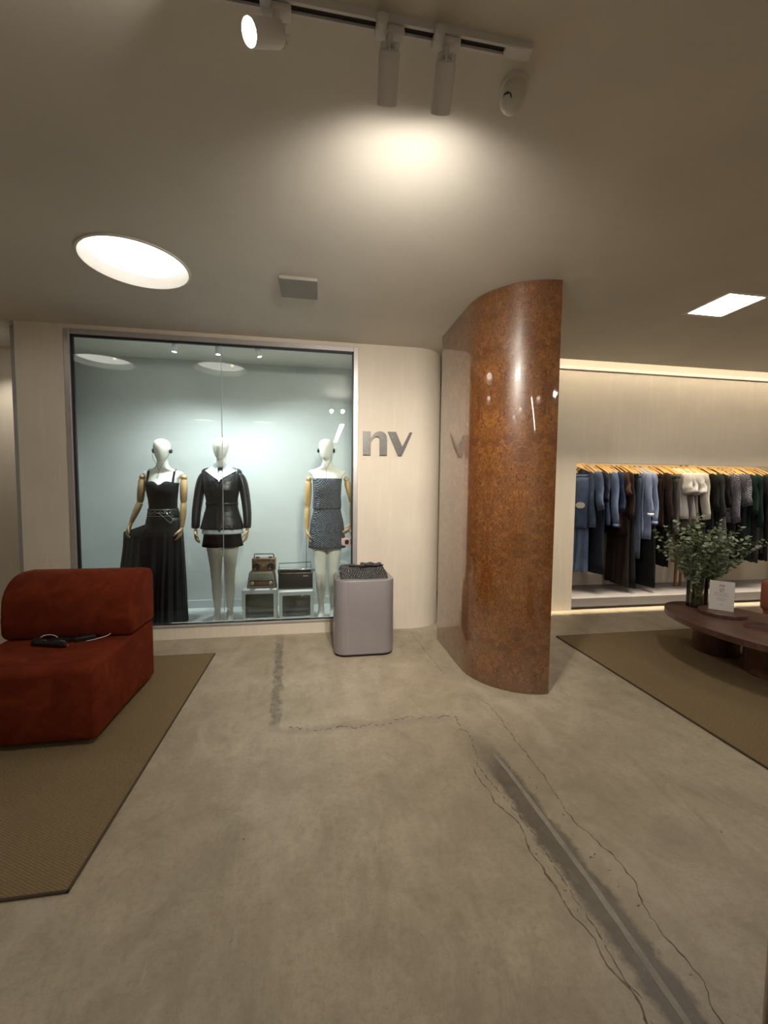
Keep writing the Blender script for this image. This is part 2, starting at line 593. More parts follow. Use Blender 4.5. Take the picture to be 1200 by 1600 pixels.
M['inkgrey'] = pmat('print_grey', (.42, .40, .37), .7)
M['leaf'] = pmat('eucalyptus_leaf', (.24, .29, .18), .5, var=.4, scale=30)
M['stem'] = pmat('eucalyptus_stem', (.11, .085, .045), .6)
M['vase'] = m_glass('vase_glass', (.88, .89, .82), 1.5)
M['water'] = pmat('vase_water', (.045, .045, .025), .08)
M['crack'] = pmat('crack_fill', (.145, .12, .09), .9, var=.4, scale=30)
M['rib'] = pmat('smooth_cement', (.25, .222, .178), .5, var=.3, scale=14)
M['cable'] = pmat('grey_cable', (.55, .54, .52), .5)
M['stone'] = pmat('plinth_grey', (.235, .215, .21), .55, var=.08, scale=5)
M['rust_leather'] = pmat('terracotta_leather', (.30, .085, .045), .5, bump=.2)
M['plastic_white'] = pmat('tag_white', (.85, .83, .76), .6)

# ------------------------------------------------------------------ setting
bm = BM(); b2(bm, -5, 6.5, -5.2, 5.3, -.1, 0)
floor = struct(obj('floor', bm, M['floor']))

def ribbon(name, pts, w, mat, jag=.009, step=.013, z=.0012, gap=0.0):
    """a thin jagged strip lying in the floor, a part of it"""
    bm = BM()
    P = [Vector((x, y, 0)) for x, y in pts]
    path = []
    for a, b in zip(P[:-1], P[1:]):
        n = max(1, int((b - a).length / step))
        for i in range(n):
            path.append(a.lerp(b, i / n))
    path.append(P[-1])
    prev = None
    off = 0
    for i, p in enumerate(path):
        d = (path[min(i + 1, len(path) - 1)] - path[max(i - 1, 0)]).normalized()
        s = Vector((-d.y, d.x, 0))
        off = off * .75 + random.uniform(-jag, jag) * .6
        ww = w * (random.uniform(.8, 1.05) if name == 'smooth_rib' else random.choice((.25, .4, .6, .8, 1.0, 1.5)))
        if i == 0 or i == len(path) - 1: ww = .0004
        c = p + s * off
        cur = [bm.verts.new((*(c + s * ww / 2).xy, -.002)), bm.verts.new((*(c + s * ww / 2).xy, z)),
               bm.verts.new((*(c - s * ww / 2).xy, z)), bm.verts.new((*(c - s * ww / 2).xy, -.002))]
        if prev and not (gap and random.random() < gap):
            for k in range(3):
                bm.faces.new((prev[k], prev[k + 1], cur[k + 1], cur[k]))
        prev = cur
    return obj(name, bm, mat, floor)

ribbon('crack', [(.779, 1.861), (.784, 1.621), (.833, 1.519), (.82, 1.359), (.825, 1.224), (.842, 1.107), (.854, .987), (.867, .904), (.853, .83), (.85, .6)], .0055, M['crack'])
ribbon('crack', [(1.088, 2.44), (1.104, 2.257), (1.081, 2.045), (1.093, 1.798), (1.079, 1.628), (1.072, 1.461), (1.115, 1.314), (1.121, 1.194), (1.087, 1.083), (1.084, .984), (1.091, .908), (1.049, .821), (1.03, .6)], .0042, M['crack'])
ribbon('crack', [(-.182, 2.313), (.013, 2.292), (.186, 2.28), (.363, 2.284), (.526, 2.318), (.66, 2.322), (.838, 2.282), (.85, 2.05)], .006, M['crack'], jag=.03, gap=.35)
ribbon('crack', [(.84, 2.03), (.80, 1.86), (.83, 1.70), (.86, 1.55), (.87, 1.3), (.875, 1.1), (.885, .9)], .004, M['crack'], gap=.2)
ribbon('crack', [(.901, 3.80), (.917, 3.259), (.94, 2.856)], .005, M['crack'], jag=.006, gap=.3)
ribbon('smooth_rib', [(.915, 1.95), (.937, 1.80), (.955, 1.455), (.966, 1.187), (.962, .96), (.962, .5)], .024, M['rib'], jag=.002, step=.05, z=.0010)
for q in range(60):     # pitted chips
    cx, cy = (random.uniform(-.3, 1.9), random.uniform(.8, 2.4)) if q < 26 else (random.choice((random.uniform(.83, .90), random.uniform(1.0, 1.08))), random.uniform(.8, 1.9))
    a = random.uniform(0, PI)
    l = random.uniform(.006, .014)
    ribbon('floor_chip', [(cx, cy), (cx + l * math.cos(a), cy + l * math.sin(a))], .006, M['crack'], jag=.002, step=.006)

DISCS = [(-1.10, 2.77), (-2.32, 2.80), (-2.35, -1.25), (-1.16, -1.25), (1.2, -1.25)]  # the last disc is an added fill light, out of view
SQ = [(2.925, 2.58), (4.9, 2.58), (2.925, -.6), (4.9, -.6)]  # first panel is in view, the rest are added fill lights
holes = [circle(x, y, .29, 64) for x, y in DISCS] + [[(x - .16, y - .18), (x + .16, y - .18), (x + .16, y + .18), (x - .16, y + .18)] for x, y in SQ]
ceiling = struct(holed_plate('ceiling', [(-5, -5.2), (6.5, -5.2), (6.5, 3.898), (2.0, 3.898), (2.0, 5.3), (-5, 5.3)], holes, CEIL, CEIL + .09, M['ceiling']))
bm = BM(); b2(bm, -5.1, 6.6, -5.3, 5.4, 3.15, 3.25)
struct(obj('ceiling_slab', bm, M['ceiling']))
def wallbox(name, *a, mat='wall', parent=None):
    bm = BM(); b2(bm, *a)
    o = obj(name, bm, M[mat], parent)
    return struct(o) if parent is None else o
wallbox('wall_left', -5.1, -5, -5.2, 5.3, 0, 3.2)
wallbox('wall_right', 6.5, 6.6, -5.2, 5.3, 0, 3.2)
wallbox('wall_back', -5, 6.5, -5.3, -5.2, 0, 3.2)
wallbox('wall_far', -5, 6.5, 5.3, 5.4, 0, 3.2)
wallbox('wall_passage', -5, -2.62, 4.62, 4.74, 0, CEIL)
wallbox('baseboard_passage', -5, -2.62, 4.60, 4.62, 0, .05, mat='white')

# window wall: pier on the left, strip over and under the window, broad panel turning into a curve
WT = .14
wl = BM()
b2(wl, -2.48, -2.11, WY, WY + WT, 0, CEIL)
b2(wl, -2.11, .376, WY, WY + WT, 2.715, CEIL)
b2(wl, -2.11, .376, WY, WY + WT, 0, .112)
arc = [(.376, WY), (.93, WY)]
r = .34
for k in range(1, 17):
    a = PI / 2 * k / 16
    arc.append((.93 + r * math.sin(a), WY + r - r * math.cos(a)))
arc += [(1.27, 5.3), (1.15, 5.3)]
for k in range(16, -1, -1):
    a = PI / 2 * k / 16
    arc.append((.93 + (r - .12) * math.sin(a), WY + r - (r - .12) * math.cos(a)))
arc.append((.376, WY + .12))
add_prism(wl, arc, 0, CEIL)
wall_front = struct(obj('wall_front', wl, M['wall'], smooth=True, angle=25))
# return walls that close the display box
wallbox('wall_display_left', -2.60, -2.52, WY + WT, 4.74, 0, CEIL, mat='display_wall')
wallbox('wall_display_right', .50, .62, WY + .12, 4.74, 0, CEIL, mat='display_wall')
wallbox('wall_display_back', -2.60, .62, 4.71, 4.83, 0, CEIL, mat='display_wall')
wallbox('trim_1', -2.52, .50, 4.69, 4.71, .045, .13, mat='display_wall')
wallbox('floor_display', -2.52, .50, WY + WT, 4.71, 0, .045, mat='display_wall')

# display window
win = BM(); t = .045
b2(win, -2.11, -2.11 + t, WY - .012, WY + .06, .112, 2.715, .003, 1)
b2(win, .376 - t, .376, WY - .012, WY + .06, .112, 2.715, .003, 1)
b2(win, -2.11 + t, .376 - t, WY - .012, WY + .06, 2.715 - t, 2.715, .003, 1)
b2(win, -2.11 + t, .376 - t, WY - .012, WY + .06, .112, .112 + .022, .003, 1)
window = struct(obj('window_1', win, M['frame']))
g = BM()
x0, x1, z0, z1 = -2.11 + t, .376 - t, .134, 2.715 - t
b2(g, x0, x0 + .012, WY + .005, WY + .04, z0, z1)
b2(g, x1 - .012, x1, WY + .005, WY + .04, z0, z1)
b2(g, x0, x1, WY + .005, WY + .04, z1 - .012, z1)
b2(g, x0, x1, WY + .005, WY + .04, z0, z0 + .006)
obj('gasket', g, M['gasket'], window)
for a, b in ((x0 + .012, -.858), (-.855, x1 - .012)):
    bm = BM(); b2(bm, a, b, WY + .012, WY + .022, z0 + .006, z1 - .012)
    obj('pane', bm, M['glass'], window)
bm = BM(); b2(bm, -.8582, -.8548, WY + .010, WY + .024, z0 + .006, z1 - .012)
obj('pane_joint', bm, M['frame'], window)

# niche wall
nw = BM()
b2(nw, 2.0, 2.907, NY, NY + .12, 0, 3.15)
b2(nw, 2.907, 6.5, NY, NY + .06, 1.712, 3.15)
b2(nw, 2.0, 2.12, NY + .12, 5.3, 0, 3.15)
wall_niche = struct(obj('wall_niche', nw, M['wall']))
wallbox('wall_niche_back', 2.12, 6.5, 4.82, 4.9, 0, 3.15)
wallbox('wall_niche_cheek', 2.83, 2.907, NY + .12, 4.82, 0, 2.0)
wallbox('ceiling_niche', 2.83, 6.5, NY + .06, 4.82, 1.98, 2.04)
lip = BM(); b2(lip, 2.0, 6.5, NY - .02, NY, CEIL - .008, CEIL + .028)
struct(obj('trim_2', lip, M['white']))
# light trough above the ceiling edge (inner side)
wallbox('trim_3', 2.0, 6.5, 3.80, 3.82, CEIL + .09, 3.15, mat='white')
pl = BM(); b2(pl, 2.907, 6.5, NY + .02, 4.82, .03, .135, .004, 1); b2(pl, 2.907, 6.5, NY + .06, 4.82, 0, .03)
struct(obj('floor_niche', pl, M['stone']))

# ------------------------------------------------------------------ ceiling lamps and fittings
M['disc_glow'] = emat('disc_glow', NEUT, 3.0)
M['bulb_warm'] = emat('bulb_warm', (1, .80, .52), 9)
M['panel_glow'] = emat('panel_glow', (1, .94, .85), 31)
M['spot_face'] = emat('spot_face', (1, .93, .80), 60)
M['display_face'] = emat('display_face', COOL, 30)

def disc_light(x, y, label):
    t = thing('round_ceiling_light', label, 'ceiling light', (x, y, CEIL), 0, 'round ceiling lights')
    bm = BM(); add_lathe(bm, [(.29, -.004), (.302, -.004), (.302, .0), (.29, .0)], seg=64)
    # rim: ring section revolved
    bm.clear()
    n = 64
    prof = [(.288, .0), (.304, .0), (.304, -.006), (.292, -.008), (.262, .055), (.258, .055)]
    rings = [[Vector((r * math.cos(2 * PI * k / n), r * math.sin(2 * PI * k / n), z)) for k in range(n)] for r, z in prof]
    add_rings(bm, rings, False, False)
    obj('rim', bm, M['white'], t, True, 35)
    bm = BM(); add_lathe(bm, [(.262, .052), (.262, .06), (0, .06)], seg=64)
    obj('diffuser', bm, M['disc_glow'], t)
    bm = BM(); add_lathe(bm, [(.005, 0), (.013, .004), (.016, .016), (.010, .03), (.006, .036)], (.13, .05, .018), 16)
    obj('bulb', bm, M['bulb_warm'], t, True)
    return t
disc_light(*DISCS[0], 'round recessed ceiling light with white rim, above the display window')
disc_light(*DISCS[1], 'round recessed ceiling light left of frame over the sofa end')
disc_light(*DISCS[2], 'round recessed ceiling light behind the viewer, far left')
disc_light(*DISCS[3], 'round recessed ceiling light behind the viewer, near the middle')
disc_light(*DISCS[4], 'added round fill light behind the viewer, on the right')  # unseen disc added for general fill, not mirrored in the window

def square_light(x, y, label):
    t = thing('square_ceiling_light', label, 'ceiling light', (x, y, CEIL), 0, 'square ceiling lights')
    bm = BM()
    for a in ((-.172, .172, -.192, -.158), (-.172, .172, .158, .192)): b2(bm, a[0], a[1], a[2], a[3], -.004, .004)
    for a in ((-.172, -.148), (.148, .172)): b2(bm, a[0], a[1], -.158, .158, -.004, .004)
    obj('frame', bm, M['white'], t)
    bm = BM(); b2(bm, -.15, .15, -.16, .16, .004, .012)
    obj('diffuser', bm, M['panel_glow'], t)
square_light(*SQ[0], 'bright square panel light in the ceiling above the coffee table')
square_light(*SQ[1], 'added square fill light beyond the right edge of the view')  # unseen panel added to brighten the right side of the room
square_light(*SQ[2], 'added square fill light behind the viewer, near right')  # added out of view to fill the near floor
square_light(*SQ[3], 'added square fill light behind the viewer, far right')  # another unseen panel added for room fill

# linear light behind the viewer (mirrored in the shop window)
t = thing('linear_ceiling_light', 'long white linear ceiling light behind the viewer', 'ceiling light', (.5, -2.5, CEIL))
bm = BM(); b2(bm, -.06, .06, -1.75, 1.75, -.03, 0, .003, 1); obj('housing', bm, M['white'], t)
bm = BM(); b2(bm, -.05, .05, -1.72, 1.72, -.034, -.03)
obj('diffuser', bm, emat('linear_glow', (1.0, .95, .88), 21), t)

# speaker plate / access panel
bm = BM(); add_box(bm, (0, 0, -.011), (.245, .262, .022), .003, 1)
o = obj('ceiling_panel', bm, M['ventgrey']); o.location = (-.125, 2.865, CEIL)
tag(o, 'small square grey access panel on the ceiling beside the round light', 'panel')

# CCTV dome
t = thing('security_camera', 'white dome security camera on the ceiling beside the track lights', 'camera', (.648, 1.345, CEIL))
bm = BM(); add_lathe(bm, [(.046, 0), (.046, -.006), (.042, -.012), (.036, -.014)], seg=32); obj('base', bm, M['cctv'], t, True, 40)
Mx = aim((-.18, .35, -.92))
bm = BM(); add_lathe(bm, [(.030, -.030), (.038, -.018), (.042, -.002), (.042, .008), (.039, .026), (.031, .042), (.020, .052), (.006, .056)], (0, 0, -.028), 32, Mx)
obj('eyeball', bm, M['cctv'], t, True, 40)
Mx2 = aim((-.66, -.22, -.72))
bm = BM(); add_lathe(bm, [(.016, 0), (.019, .008), (.016, .012), (.009, .009)], Vector((0, 0, -.030)) + Mx2 @ Vector((0, 0, .032)), 24, Mx2)
obj('lens', bm, M['lens'], t, True, 40)

# track with spotlights
TY = 1.234
t = thing('ceiling_track', 'white ceiling track with dark slot carrying the spotlights', 'track', (0, TY, CEIL))
bm = BM()
b2(bm, -2.4, .64, -.018, -.010, -.022, 0); b2(bm, -2.4, .64, .010, .018, -.022, 0); b2(bm, -2.4, .64, -.010, .010, -.008, 0)
obj('rail', bm, M['lampgrey'], t)
bm = BM(); b2(bm, -2.4, .56, -.010, .010, -.0135, -.008); obj('conductor_slot', bm, M['trackdark'], t)
bm = BM(); b2(bm, .56, .645, -.0185, .0185, -.023, 0, .003, 1); obj('end_feed', bm, M['lampgrey'], t)

def spot(x, y, zt, d, label, R=.030, L=.118, face='spot_face', group='track spotlights', power=None, cone=100, col=WARM, blend=.8, flood=None, beam=None):
    """track head: adapter on the rail, yoke, cylinder pointing along d"""
    d = Vector(d).normalized()
    t = thing('track_spotlight', label, 'spotlight', (x, y, zt), 0, group)
    k = R / .030
    bm = BM(); b2(bm, -.042 * k, .042 * k, -.017 * k, .017 * k, -.045 * k, -.026 * k, .004 * k, 2); add_lathe(bm, [(.016 * k, 0), (.016 * k, .02 * k), (.004, .022 * k)], (-.026 * k, -.018 * k, -.036 * k), 16, aim((0, -1, 0)))
    obj('adapter', bm, M['lampgrey'], t, True, 40)
    piv = Vector((0, 0, -.095 * k))
    bm = BM(); add_tube(bm, [(0, 0, -.04 * k), (0, 0, -.07 * k), piv], [.010 * k, .012 * k, .012 * k], 12)
    obj('yoke', bm, M['lampgrey'], t, True, 40)
    Ma = aim(d)
    b0 = piv - d * .015 * k
    bm = BM()
    add_lathe(bm, [(R * .6, 0), (R * .9, .004 * k), (R, .012 * k), (R, L), (R * .93, L), (R * .93, L - .012 * k), (.001, L - .012 * k)], b0, 28, Ma)
    obj('housing', bm, M['lampgrey'], t, True, 40)
    bm = BM()
    for q in range(8):
        a = 2 * PI * q / 8
        add_box(bm, b0 + Ma @ Vector((R * .55 * math.cos(a), R * .55 * math.sin(a), -.004 * k)), (.004 * k, .022 * k, .012 * k), rot=Ma @ Matrix.Rotation(a + PI / 2, 3, 'Z'))
    obj('cooling_fins', bm, M['lampgrey'], t)
    bm = BM(); add_lathe(bm, [(R * .86, L - .0112 * k), (R * .86, L - .008 * k), (.001, L - .008 * k)], b0, 24, Ma)
    obj('lamp_face', bm, M[face], t)
    if flood:
        ad = bpy.data.lights.new('lamp_flood', 'AREA'); ad.shape = 'DISK'; ad.size = R * 1.6; ad.energy = flood; ad.color = col
        ao = bpy.data.objects.new('lamp_flood', ad); link(ao, t)
        ao.location = b0 + d * (L - .006 * k); ao.rotation_euler = Vector((0, 0, -1)).rotation_difference(d).to_euler()
    if power:
        ld = bpy.data.lights.new('spot_beam', 'SPOT')
        ld.energy = power; ld.spot_size = math.radians(cone); ld.spot_blend = blend; ld.shadow_soft_size = R * .8; ld.color = col
        lo = bpy.data.objects.new('spot_beam', ld)
        link(lo, t)
        lo.location = b0 + d * (L + .004)
        lo.rotation_euler = Vector((0, 0, -1)).rotation_difference(d).to_euler()
        if beam:
            l2 = ld.copy(); l2.energy = beam; l2.spot_size = math.radians(84); l2.spot_blend = 1.0
            o2 = bpy.data.objects.new('spot_core', l2); link(o2, t)
            o2.location = lo.location; o2.rotation_euler = lo.rotation_euler
    return t
spot(.205, TY, CEIL, (.06, .78, -.62), 'grey cylindrical track spotlight, middle of three, aimed at the shop window', power=SPOT_W * 3.2, flood=.3, cone=160, blend=1.0, beam=SPOT_W * 6)
spot(.375, TY, CEIL, (.10, .80, -.60), 'grey cylindrical track spotlight at the right end, beside the dome camera', power=SPOT_W * 3.8, flood=.4, cone=160, blend=1.0, beam=SPOT_W * 6)
spot(-.115, TY, CEIL, (-.62, -.42, -.50), 'glaring track spotlight at the left, its lit face turned to the viewer', power=SPOT_W * 3, L=.11, flood=3)

t = thing('passage_downlight', 'small downlight in the passage left of the display window', 'downlight', (-2.95, 4.25, CEIL))
bm = BM(); add_lathe(bm, [(.03, 0), (.05, 0), (.05, -.006), (.03, -.008)], seg=24); obj('trim_ring', bm, M['white'], t, True, 40)
bm = BM(); add_lathe(bm, [(.028, -.004), (.028, -.009), (.001, -.009)], seg=20); obj('lamp_face', bm, M['panel_glow'], t)
pl = bpy.data.lights.new('downlight_beam', 'SPOT'); pl.energy = 20; pl.spot_size = math.radians(110); pl.spot_blend = .6; pl.shadow_soft_size = .03; pl.color = WARM
po = bpy.data.objects.new('downlight_beam', pl); link(po, t); po.location = (0, 0, -.02)

# ------------------------------------------------------------------ burl screen
def screen_path():
    pts = []
    # far end curls to the right, straight run, then a wide quarter curve to the near edge
    for k in range(9):
        a = PI / 2 * k / 8
        pts.append((1.155 - .06 * math.sin(a), 3.60 - .06 + .06 * math.cos(a)))
    pts.append((1.095, 3.2)); pts.append((1.098, 2.93))
    cx, cy, rx, ry = 1.56, 2.93, .462, .463
    for k in range(1, 25):
        a = PI / 2 * k / 24
        pts.append((cx - rx * math.cos(a), cy - ry * math.sin(a)))
    return pts
SP = screen_path()
def offset(pts, d):
    out = []
    for i, p in enumerate(pts):
        a = Vector(pts[max(i - 1, 0)]); b = Vector(pts[min(i + 1, len(pts) - 1)])
        n = (b - a).normalized(); n = Vector((-n.y, n.x))
        out.append((p[0] + n.x * d, p[1] + n.y * d))
    return out
root = thing('curved_wood_screen', 'tall glossy burl wood screen curving from floor to ceiling', 'screen', (1.2, 3.0, 0))
inn = offset(SP, .05)
def loc2(l): return [(x - 1.2, y - 3.0) for x, y in l]
bm = BM()
P0, P1 = loc2(offset(SP, .012)), loc2(inn)
add_prism(bm, P0 + P1[::-1], .0, CEIL - .002)
obj('core', bm, M['burl_edge'], root, True, 30)
split = 10
for a, b in ((0, split + 1), (split, len(SP))):
    o_, i_ = SP[a:b], offset(SP, .012)[a:b]
    o_, i_ = loc2(o_), loc2(i_)
    # hairline joint between the two veneer sheets
    if a == 0: o_[-1] = (o_[-1][0], o_[-1][1] + .0012); i_[-1] = (i_[-1][0], i_[-1][1] + .0012)
    else: o_[0] = (o_[0][0], o_[0][1] - .0012); i_[0] = (i_[0][0], i_[0][1] - .0012)
    bm = BM(); add_prism(bm, o_ + i_[::-1], .004, CEIL - .002)
    obj('veneer_panel', bm, M['burl'], root, True, 30)

# low burl plinth, only its edge enters the view at the lower right
root = thing('wood_plinth', 'dark burl wood plinth whose edge shows at the lower right corner', 'plinth', (1.006, .73, 0))
bm = BM(); add_prism(bm, rrect(0, .38, -.38, 0, .06, 6), .02, .44); obj('veneer_panel', bm, M['burl'], root, True, 40)
bm = BM(); add_prism(bm, rrect(.004, .376, -.376, -.004, .056, 6), .44, .45); obj('top', bm, M['burl_edge'], root, True, 40)
bm = BM(); add_prism(bm, rrect(.01, .37, -.37, -.01, .05, 6), 0, .02); obj('base', bm, M['burl_edge'], root, True, 40)

# wall letters
n_poly = [(0, 0), (.32, 0), (.32, .50), (.36, .62), (.43, .715), (.52, .775), (.59, .785), (.65, .755), (.685, .69), (.69, .60), (.69, 0), (1, 0), (1, .64),
          (.985, .78), (.94, .89), (.86, .965), (.75, 1.0), (.62, .99), (.50, .93), (.40, .83), (.34, .73), (.32, .67), (.32, .985), (0, .985)]
v_poly = [(0, 1), (.33, 1), (.60, .36), (.90, 1), (1, 1), (.575, 0), (.42, 0)]
sign = thing('wall_letters', 'dark grey metal letters nv mounted on the beige wall', 'sign', (.424, WY, 1.715))
for nm, poly, ox, w, h in (('letter', n_poly, 0, .232, .225), ('letter', v_poly, .238, .240, .225)):
    bm = BM()
    loops = [Vector((x * w + ox, z * h, 0)) for x, z in poly]
    tr = tessellate_polygon([loops])
    f = [bm.verts.new((p.x, -.022, p.y)) for p in loops]; b = [bm.verts.new((p.x, -.004, p.y)) for p in loops]
    for q in tr:
        bm.faces.new([f[i] for i in q]); bm.faces.new([b[i] for i in q])
    for i in range(len(loops)):
        j = (i + 1) % len(loops)
        bm.faces.new((f[i], f[j], b[j], b[i]))
    L = obj(nm, bm, M['steel'], sign)
    bm = BM(); b2(bm, ox + w * .1, ox + w * .1 + .02, -.004, 0, h * .9, h * .9 + .01); obj('spacer', bm, M['steel'], L)

# ------------------------------------------------------------------ rugs
def rug(x0, x1, y0, y1, label):
    t = thing('rug', label, 'rug', ((x0 + x1) / 2, (y0 + y1) / 2, 0), 0, 'flat woven rugs')
    w, d = (x1 - x0) / 2, (y1 - y0) / 2
    bm = BM(); b2(bm, -w + .008, w - .008, -d + .008, d - .008, .0, .010); obj('weave', bm, M['rug'], t)
    bm = BM()
    b2(bm, -w, -w + .010, -d, d, 0, .011, .003, 1); b2(bm, w - .010, w, -d, d, 0, .011, .003, 1)
    b2(bm, -w, w, -d, -d + .010, 0, .011, .003, 1); b2(bm, -w, w, d - .010, d, 0, .011, .003, 1)
    obj('binding', bm, M['binding'], t)
rug(-3.3, -.843, 1.458, 3.477, 'olive brown woven rug under the red sofa')
rug(2.24, 5.3, -.6, 3.453, 'olive brown woven rug under the oval coffee table')

# ------------------------------------------------------------------ sofa
sofa = thing('sofa', 'rust red velvet armless lounge seat with a rolled back', 'sofa', (-1.53, 2.68, .011))
SW = .365
def prof_loft(bm, prof, x0, x1, r=.03, n=4):
    """extrude a closed YZ profile along X with softened ends"""
    cy = sum(p[0] for p in prof) / len(prof); cz = sum(p[1] for p in prof) / len(prof)
    rings = []
    def ring(x, ins):
        out = []
        for y, z in prof:
            vy, vz = y - cy, z - cz
            l = math.hypot(vy, vz)
            k = max(0, (l - ins) / l)
            out.append(Vector((x, cy + vy * k, cz + vz * k)))
        return out
    st = [(r * (1 - math.cos(PI / 2 * k / n)), r * (1 - math.sin(PI / 2 * k / n))) for k in range(n + 1)]
    for dx, ins in st: rings.append(ring(x0 + dx, ins))
    for dx, ins in reversed(st): rings.append(ring(x1 - dx, ins))
    add_rings(bm, rings)
def seatprof():
    p = []
    y0, y1, z0, z1, r = -.385, .40, .035, .432, .045
    for cy, cz, a0 in ((y0 + r, z1 - r, PI), ):
        for k in range(7):
            a = PI - PI / 2 * k / 6
            p.append((cy + r * math.cos(a), cz + r * math.sin(a)))
    p += [(-.1, z1), (.1, z1), (.3, z1), (y1, z1 - .01), (y1, z0), (.2, z0), (-.1, z0), (y0 + .01, z0), (y0, z0 + .02), (y0, .2)]
    return p
bm = BM(); prof_loft(bm, seatprof(), -SW, SW, .025)
obj('seat', bm, M['velvet'], sofa, True, 50)
bp = [(.405, .44), (.07, .44), (.055, .46), (.05, .55), (.055, .62)]
for k in range(9):
    a = PI - PI / 2 * k / 8
    bp.append((.055 + .19 + .19 * math.cos(a), .635 + .19 * math.sin(a)))
bp += [(.33, .822), (.385, .805), (.41, .76), (.412, .6)]
bm = BM(); prof_loft(bm, bp, -SW - .005, SW + .005, .03)
obj('backrest', bm, M['velvet'], sofa, True, 50)
bm = BM(); b2(bm, -SW + .06, SW - .06, -.30, .34, 0, .04); obj('base', bm, M['rubber'], sofa)

# devices left on the seat
SZ = .443
dev = thing('handheld_scanner', 'black handheld cylinder device lying on the red sofa', 'device', (-1.55, 2.62, SZ), -.25)
bm = BM(); Mr = aim((1, 0, 0)); add_lathe(bm, [(.013, -.10), (.021, -.095), (.021, -.03), (.019, -.025), (.023, -.02), (.023, .085), (.020, .09), (.016, .086)], (0, 0, .023), 20, Mr)
obj('body', bm, M['black'], dev, True, 40)
bm = BM(); add_lathe(bm, [(.012, 0), (.012, .003), (.003, .003)], (.0865, 0, .023), 16, Mr); obj('lens', bm, M['chrome'], dev)
bm = BM(); add_box(bm, (-.115, .02, .02), (.055, .04, .036), .01, 2, Matrix.Rotation(.5, 3, 'Z')); obj('head', bm, M['black'], dev, True, 40)
dev = thing('charging_cable', 'black adapter with a pale looped cable on the red sofa', 'cable', (-1.42, 2.71, SZ), .1)
bm = BM(); add_box(bm, (0, 0, .014), (.11, .045, .028), .006, 2, Matrix.Rotation(.35, 3, 'Z')); add_box(bm, (-.09, -.01, .012), (.05, .03, .024), .005, 2, Matrix.Rotation(-.3, 3, 'Z')); add_box(bm, (-.15, .005, .012), (.06, .035, .022), .005, 2, Matrix.Rotation(.1, 3, 'Z'))
obj('adapter', bm, M['black'], dev, True, 40)
def loop(c, rx, ry, a0, a1, h, n=18):
    return [(c[0] + rx * math.cos(lerp(a0, a1, k / n)), c[1] + ry * math.sin(lerp(a0, a1, k / n)), .004 + h * math.sin(PI * k / n)) for k in range(n + 1)]
bm = BM(); add_tube(bm, loop((.06, .0), .075, .045, 2.4, -2.2, .022), .0025, 8); obj('cord', bm, M['cable'], dev, True)
bm = BM(); add_tube(bm, loop((-.19, .0), .05, .035, .3, 3.9, .035), .0025, 8); obj('cord', bm, M['cable'], dev, True)

# ------------------------------------------------------------------ pedestal with folded garment
PX, PY = .385, 3.44
ped = thing('display_pedestal', 'mauve grey rounded display pedestal below the wall letters', 'pedestal', (PX, PY, 0))
bm = BM()
P = rrect(-.25, .25, -.19, .19, .09, 8)
def scl(p, i): return [(x * (1 - i / .25), y * (1 - i / .19)) for x, y in p]
add_rings(bm, [[Vector((x, y, z)) for x, y in scl(P, i)] for i, z in ((.006, .018), (0, .026), (0, .628), (.003, .637), (.010, .642))])
obj('body', bm, M['mauve'], ped, True, 35)
bm = BM(); add_prism(bm, scl(P, .012), 0, .018); obj('base', bm, M['rubber'], ped)
bm = BM(); b2(bm, -.1395, -.1375, -.1912, -.1892, .03, .63); obj('seam', bm, M['chrome'], ped)

fold = thing('folded_tweed_garment', 'folded charcoal tweed garment lying on the mauve pedestal', 'garment', (PX + .0, PY - .01, .642), -.03)
def slab(bm, x0, x1, y0, y1, z0, z1, amp, seed, nx=26, ny=14):
    rnd = random.Random(seed)
    ph = [rnd.uniform(0, 6.28) for _ in range(6)]
    def top(u, v):
        e = min(u, 1 - u, v, 1 - v)
        rr = min(1, e / .10)
        base = z0 + (z1 - z0) * math.sqrt(max(0, 1 - (1 - rr) ** 2)) * .55 + (z1 - z0) * .45 * (1 if e > 0 else .6)
        return base + amp * (math.sin(7 * u + ph[0]) * math.sin(4 * v + ph[1]) + .6 * math.sin(15 * u + ph[2] + 3 * v) * math.sin(6 * v + ph[3])) * rr
    g = [[bm.verts.new((lerp(x0, x1, i / nx) + .006 * math.sin(9 * j / ny + ph[4]), lerp(y0, y1, j / ny) + .008 * math.sin(8 * i / nx + ph[5]), top(i / nx, j / ny))) for i in range(nx + 1)] for j in range(ny + 1)]
    bt = [[bm.verts.new((g[j][i].co.x, g[j][i].co.y, z0)) for i in range(nx + 1)] for j in range(ny + 1)]
    for j in range(ny):
        for i in range(nx):
            bm.faces.new((g[j][i], g[j][i + 1], g[j + 1][i + 1], g[j + 1][i]))
            bm.faces.new((bt[j][i], bt[j + 1][i], bt[j + 1][i + 1], bt[j][i + 1]))
    for i in range(nx):
        bm.faces.new((g[0][i], bt[0][i], bt[0][i + 1], g[0][i + 1])); bm.faces.new((g[ny][i], g[ny][i + 1], bt[ny][i + 1], bt[ny][i]))
    for j in range(ny):
        bm.faces.new((g[j][0], g[j + 1][0], bt[j + 1][0], bt[j][0])); bm.faces.new((g[j][nx], bt[j][nx], bt[j + 1][nx], g[j + 1][nx]))
bm = BM(); slab(bm, -.19, .205, -.13, .13, 0, .055, .006, 3); obj('body', bm, M['tweed2'], fold, True, 60)
bm = BM(); slab(bm, -.20, -.02, -.10, .14, .048, .078, .007, 5, 16, 12); obj('sleeve', bm, M['tweed2'], fold, True, 60)
bm = BM(); slab(bm, -.03, .175, -.09, .14, .048, .092, .010, 9, 16, 12); obj('collar', bm, M['tweed2'], fold, True, 60)
